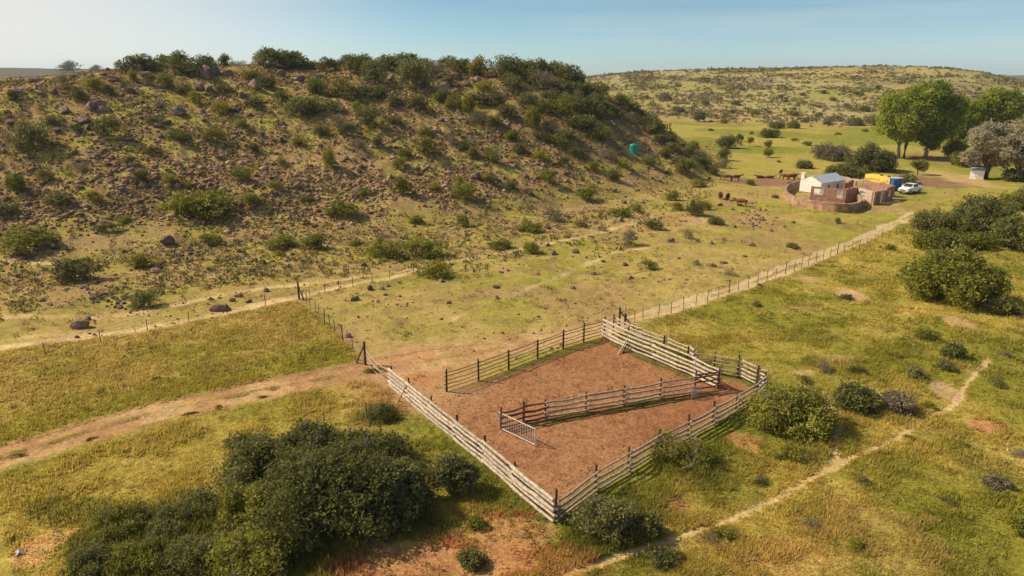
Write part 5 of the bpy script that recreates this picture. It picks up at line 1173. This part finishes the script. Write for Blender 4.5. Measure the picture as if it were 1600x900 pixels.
# white car
def car():
    a = G(1409.5, 304); b = G(1434, 300.2); c = G(1421.5, 301.5); u = a - b; rz = math.atan2(u.y, u.x)
    root = empty('parked_car', Vector((c.x, c.y, zat(c.x, c.y))), 'white double-cab pickup parked on the grass behind the ruin', 'car', rz=rz)
    k = 4.7 / 4.8
    side = [(-2.4, .55), (-2.4, 1.12), (-.95, 1.16), (-.75, 1.72), (.45, 1.74), (1.15, 1.16), (2.15, 1.02), (2.38, .85), (2.38, .45), (-2.4, .45)]
    def prism(pts, w0, w1=None):
        w1 = w1 or w0; n = len(pts); vs = [(x * k, -(w1(z) if callable(w1) else w0), z) for x, z in pts] + [(x * k, (w1(z) if callable(w1) else w0), z) for x, z in pts]
        fs = [tuple(range(n)), tuple(range(2 * n - 1, n - 1, -1))] + [(i, i + n, (i + 1) % n + n, (i + 1) % n) for i in range(n)]
        return vs, fs
    wf = lambda z: .9 if z < 1.2 else .9 - (z - 1.2) * .32
    WP = mat_plain('white_car_paint', (.80, .79, .76), .25); TY = D.materials['tyre']
    me = MB(); me.add(*prism(side, .9, wf)); body = me.build('body', WP, root)
    bv = body.modifiers.new('bevel', 'BEVEL'); bv.width = .05; bv.segments = 2; bv.limit_method = 'ANGLE'
    MB().add([(1.10 * k, -.72, 1.24), (1.10 * k, .72, 1.24), (.52 * k, .66, 1.69), (.52 * k, -.66, 1.69), (1.16 * k, -.72, 1.25), (1.16 * k, .72, 1.25), (.58 * k, .66, 1.71), (.58 * k, -.66, 1.71)], [(0, 3, 2, 1), (4, 5, 6, 7), (0, 1, 5, 4), (1, 2, 6, 5), (2, 3, 7, 6), (3, 0, 4, 7)]).build('windscreen', M_GLASS, root)
    for s in (-1, 1):
        for x0, x1, t0, t1 in ((-.72, -.12, -.62, -.12), (-.04, .95, -.04, .45)):
            MB().add([(x0 * k, s * .905, 1.22), (x1 * k, s * .905, 1.22), (t1 * k, s * .765, 1.66), (t0 * k, s * .765, 1.66), (x0 * k, s * .86, 1.22), (x1 * k, s * .86, 1.22), (t1 * k, s * .72, 1.66), (t0 * k, s * .72, 1.66)], [(0, 1, 2, 3), (4, 7, 6, 5), (0, 4, 5, 1), (1, 5, 6, 2), (2, 6, 7, 3), (3, 7, 4, 0)]).build('side_window', M_GLASS, root)
        for x in (-1.5, 1.5):
            wh = MB().tube([(x * k, s * .72, .38), (x * k, s * .93, .38)], .38, 18).build('wheel', TY, root); MB().tube([(x * k, s * .9, .38), (x * k, s * .945, .38)], .21, 12).build('rim', M_TIN, wh)
        MB().box((2.34 * k, s * .68, .86), (.1, .34, .16)).build('headlight', mat_plain('lamp_glass', (.6, .6, .6), .1), root)
        MB().box((.95 * k, s * 1.0, 1.22), (.12, .18, .14)).build('mirror', WP, root)
    MB().box((2.37 * k, 0, .72), (.06, .9, .2)).build('grille', M_DARK, root)
    MB().box((2.36 * k, 0, .48), (.14, 1.7, .14)).build('bumper', mat_plain('grey_plastic', (.12, .12, .12), .6), root)
car()
# white shed under the grey tree
def shed():
    a = G(1514, 279.5); b = G(1536, 281); u = b - a; u.z = 0; L = u.length; rz = math.atan2(u.y, u.x); root = empty('shed', a, 'low white shed half hidden under the silvery tree', 'shed', rz=rz)
    MB().box((L / 2, 1.2, .85), (L, 2.4, 1.9)).build('wall', M_LIME, root)
    MB().add([(-.15, -.2, 1.80), (L + .15, -.2, 1.80), (L + .15, 2.6, 2.05), (-.15, 2.6, 2.05), (-.15, -.2, 1.86), (L + .15, -.2, 1.86), (L + .15, 2.6, 2.11), (-.15, 2.6, 2.11)], [(0, 3, 2, 1), (4, 5, 6, 7), (0, 1, 5, 4), (1, 2, 6, 5), (2, 3, 7, 6), (3, 0, 4, 7)]).build('roof', M_TIN, root)
    MB().box((L * .75, -.02, .8), (.7, .06, 1.5)).build('door', M_WINDOW, root)
shed()
# green water tank on the hillside
def tank():
    p = G(990.5, 240); s = ppm(p); R_ = 7.2 / s; H = 14.5 / s
    M_T = mat_plain('green_tank_plastic', (.012, .26, .17), .35); root = empty('water_tank', p + Vector((0, .3, 0)), 'green plastic water tank standing on the hillside', 'water tank')
    pr = [(R_ * 1.02, -.3), (R_ * 1.02, .12 * H), (R_ * .97, .15 * H), (R_ * .97, .9 * H), (R_ * .9, .97 * H), (R_ * .35, 1.03 * H), (0.01, 1.04 * H)]
    prof = []
    for i in range(len(pr) - 1):
        prof.append(pr[i])
        if i == 2:
            for k in range(1, 8): prof.append((R_ * (.97 + .012 * (k % 2)), (.15 + .75 * k / 8) * H))
    prof.append(pr[-1]); n = 32; mb = MB(); vs = []; fs = []
    for r, z in prof: vs += [(r * math.cos(6.2832 * k / n), r * math.sin(6.2832 * k / n), z) for k in range(n)]
    for i in range(len(prof) - 1):
        for k in range(n): fs.append((i * n + k, i * n + (k + 1) % n, (i + 1) * n + (k + 1) % n, (i + 1) * n + k))
    mb.add(vs, fs).build('body', M_T, root, smooth=True)
    MB().tube([(0, 0, 1.03 * H), (0, 0, 1.09 * H)], R_ * .22, 16).build('lid', M_T, root)
    MB().tube([(-R_ * 1.0, -.1, .25), (-R_ * 1.5, -.3, .1)], .05, 6).build('pipe', M_POST, root)
tank()

# ------------------------------------------------------------------ cattle
def skin_mesh(name, chains, sub=1):
    """chains: list of [(pos, radius), ...]; the first point of a later chain may equal a point already laid"""
    V, E, Rr = [], [], []
    def vid(p, r):
        for i, q in enumerate(V):
            if (Vector(q) - Vector(p)).length < 1e-4: return i
        V.append(p); Rr.append(r); return len(V) - 1
    for ch in chains:
        pr = None
        for p, r in ch:
            i = vid(p, r)
            if pr is not None: E.append((pr, i))
            pr = i
    me = D.meshes.new(name); me.from_pydata(V, E, []); o = D.objects.new(name, me); COL.objects.link(o)
    sk = o.modifiers.new('skin', 'SKIN'); sv = me.skin_vertices[0].data
    for i, r in enumerate(Rr): sv[i].radius = (r, r) if not isinstance(r, tuple) else r
    sv[0].use_root = True
    sb = o.modifiers.new('sub', 'SUBSURF'); sb.levels = sub; sb.render_levels = sub
    dg = bpy.context.evaluated_depsgraph_get(); m2 = D.meshes.new_from_object(o.evaluated_get(dg)); m2.name = name
    for p in m2.polygons: p.use_smooth = True
    D.objects.remove(o); D.meshes.remove(me); return m2
def cow_body(graze, lying=False):
    z = 1.05; hd = [((.95, 0, 1.18), .17), ((1.22, 0, 1.32 if not graze else .85), .13), ((1.42, 0, 1.36 if not graze else .42), .12), ((1.62, 0, 1.24 if not graze else .16), .075)]
    tr = [((-.78, 0, 1.12), .28), ((-.45, 0, 1.06), .36), ((0, 0, .98), .42), ((.42, 0, 1.0), .40), ((.75, 0, 1.08), .25)]
    ch = [tr, [tr[-1]] + hd]
    if not lying:
        for s in (-1, 1):
            ch.append([tr[0], ((-.74, s * .2, .78), .15), ((-.66, s * .2, .52), .10), ((-.78, s * .2, .34), .08), ((-.74, s * .2, .06), .065), ((-.68, s * .2, .0), .06)])
            ch.append([tr[4], ((.62, s * .18, .74), .11), ((.62, s * .18, .42), .085), ((.62, s * .18, .06), .065), ((.67, s * .18, 0.0), .058)])
    else:
        for s in (-1, 1):
            ch.append([tr[0], ((-.6, s * .34, .85), .12), ((-.25, s * .42, .78), .07)]); ch.append([tr[4], ((.8, s * .26, .82), .09), ((.55, s * .36, .76), .06)])
    ch.append([tr[0], ((-.98, 0, 1.05), .05), ((-1.02, 0, .55), .03)])
    return skin_mesh('cow', ch, 1)
COWM = {k: mat_noise('cow_' + k, c0, c1, 1.6, rough=.75, rand=.1) for k, c0, c1 in (('red', (.13, .035, .015), (.27, .085, .04)), ('dark', (.035, .015, .010), (.09, .035, .02)), ('brown', (.17, .06, .025), (.34, .14, .06)))}
M_HORN = mat_plain('horn', (.5, .42, .3), .5)
CB = {'stand': cow_body(False), 'graze': cow_body(True), 'lying': cow_body(False, True)}
def cow(px, py, deg, pose, colr, label, scale=1.0):
    scale *= .86
    p = G(px, py); v = ray(px, py); right = Vector((v[1], -v[0], 0)).normalized(); rz = math.atan2(right.y, right.x) + R(deg)
    me = CB[pose].copy(); me.materials.clear(); me.materials.append(COWM[colr])
    o = D.objects.new('cow', me); COL.objects.link(o); o.location = p + Vector((0, 0, -.70 * scale if pose == 'lying' else 0.0)); o.rotation_euler = (0, 0, rz); o.scale = (scale,) * 3
    props(o, label, 'cow', 'cattle grazing by the farmstead')
    hx, hz = (1.42, 1.46) if pose != 'graze' else (1.38, .52)
    for s in (-1, 1):
        MB().tube([(hx, s * .07, hz), (hx, s * .2, hz + .06), (hx + .05, s * .26, hz + .2)], [.03, .022, .008], 6).build('horn', M_HORN, o)
        MB().tube([(hx - .05, s * .1, hz - .06), (hx - .08, s * .26, hz - .08)], [.03, .05], 6).build('ear', COWM[colr], o)
cow(1158, 322.5, 176, 'stand', 'brown', 'red-brown cow seen side on facing left among the stones', 1.1)
cow(1125.5, 311, 100, 'graze', 'dark', 'dark cow seen from behind, left one of the pair in the dry grass')
cow(1136.5, 313, 80, 'graze', 'dark', 'dark cow seen from behind, right one of the pair in the dry grass')
cow(1136, 282.5, 185, 'graze', 'brown', 'brown cow half hidden by the shrub at the end of the hill', 1.1)
cow(1149, 283, 12, 'stand', 'red', 'dark red cow with raised head facing right at the red soil', 1.1)
cow(1188.5, 278.5, 170, 'lying', 'dark', 'dark cow lying at the back edge of the red soil')
cow(1202, 278.5, 8, 'lying', 'red', 'red cow lying low on the red soil')
cow(1219.5, 273, 75, 'stand', 'dark', 'dark calf standing apart on the green flat', .85)
cow(1228, 281, 170, 'graze', 'red', 'red cow grazing, leftmost of the group by the cottage')
cow(1236, 281.5, 20, 'stand', 'red', 'red cow in the middle of the group by the cottage', 1.1)
cow(1242, 279.5, 110, 'stand', 'brown', 'brown cow at the back of the group by the cottage')
cow(1238, 288.5, 5, 'lying', 'dark', 'dark cow lying just above the curved stone wall', 1.05)

# scrap of white plastic caught in the grass
def scrap():
    p = G(31, 866); mb = MB(); rg = random.Random(3); pts = []; n = 12
    for i in range(n):
        a = 6.283 * i / n; r = .30 if i % 3 == 0 else .11; pts.append((r * math.cos(a), r * math.sin(a), .10 + rg.uniform(-.05, .09)))
    vs = [(0, 0, .24)] + pts + [(0, 0, .05)] + [(x * .98, y * .98, z - .03) for x, y, z in pts]
    fs = [(0, 1 + i, 1 + (i + 1) % n) for i in range(n)] + [(n + 1, n + 2 + (i + 1) % n, n + 2 + i) for i in range(n)] + [(1 + i, n + 2 + i, n + 2 + (i + 1) % n, 1 + (i + 1) % n) for i in range(n)]
    props(mb.add(vs, fs).build('plastic_scrap', mat_plain('white_plastic', (.75, .72, .78), .4), None, p), 'crumpled scrap of white plastic on the straw patch', 'litter')
scrap()

# ------------------------------------------------------------------ haze over the far country
def haze():
    mb = MB(); mb.box((0, 2000, 36), (10400, 6000, 84)); m = D.materials.new('air_haze'); m.use_nodes = True; nt = m.node_tree; nt.nodes.clear()
    out = nt.nodes.new('ShaderNodeOutputMaterial'); v = nt.nodes.new('ShaderNodeVolumePrincipled'); v.inputs['Color'].default_value = (.70, .85, 1, 1); v.inputs['Density'].default_value = .00012; v.inputs['Anisotropy'].default_value = .2
    nt.links.new(v.outputs[0], out.inputs['Volume'])
    props(mb.build('haze', m), kind='stuff')
haze()
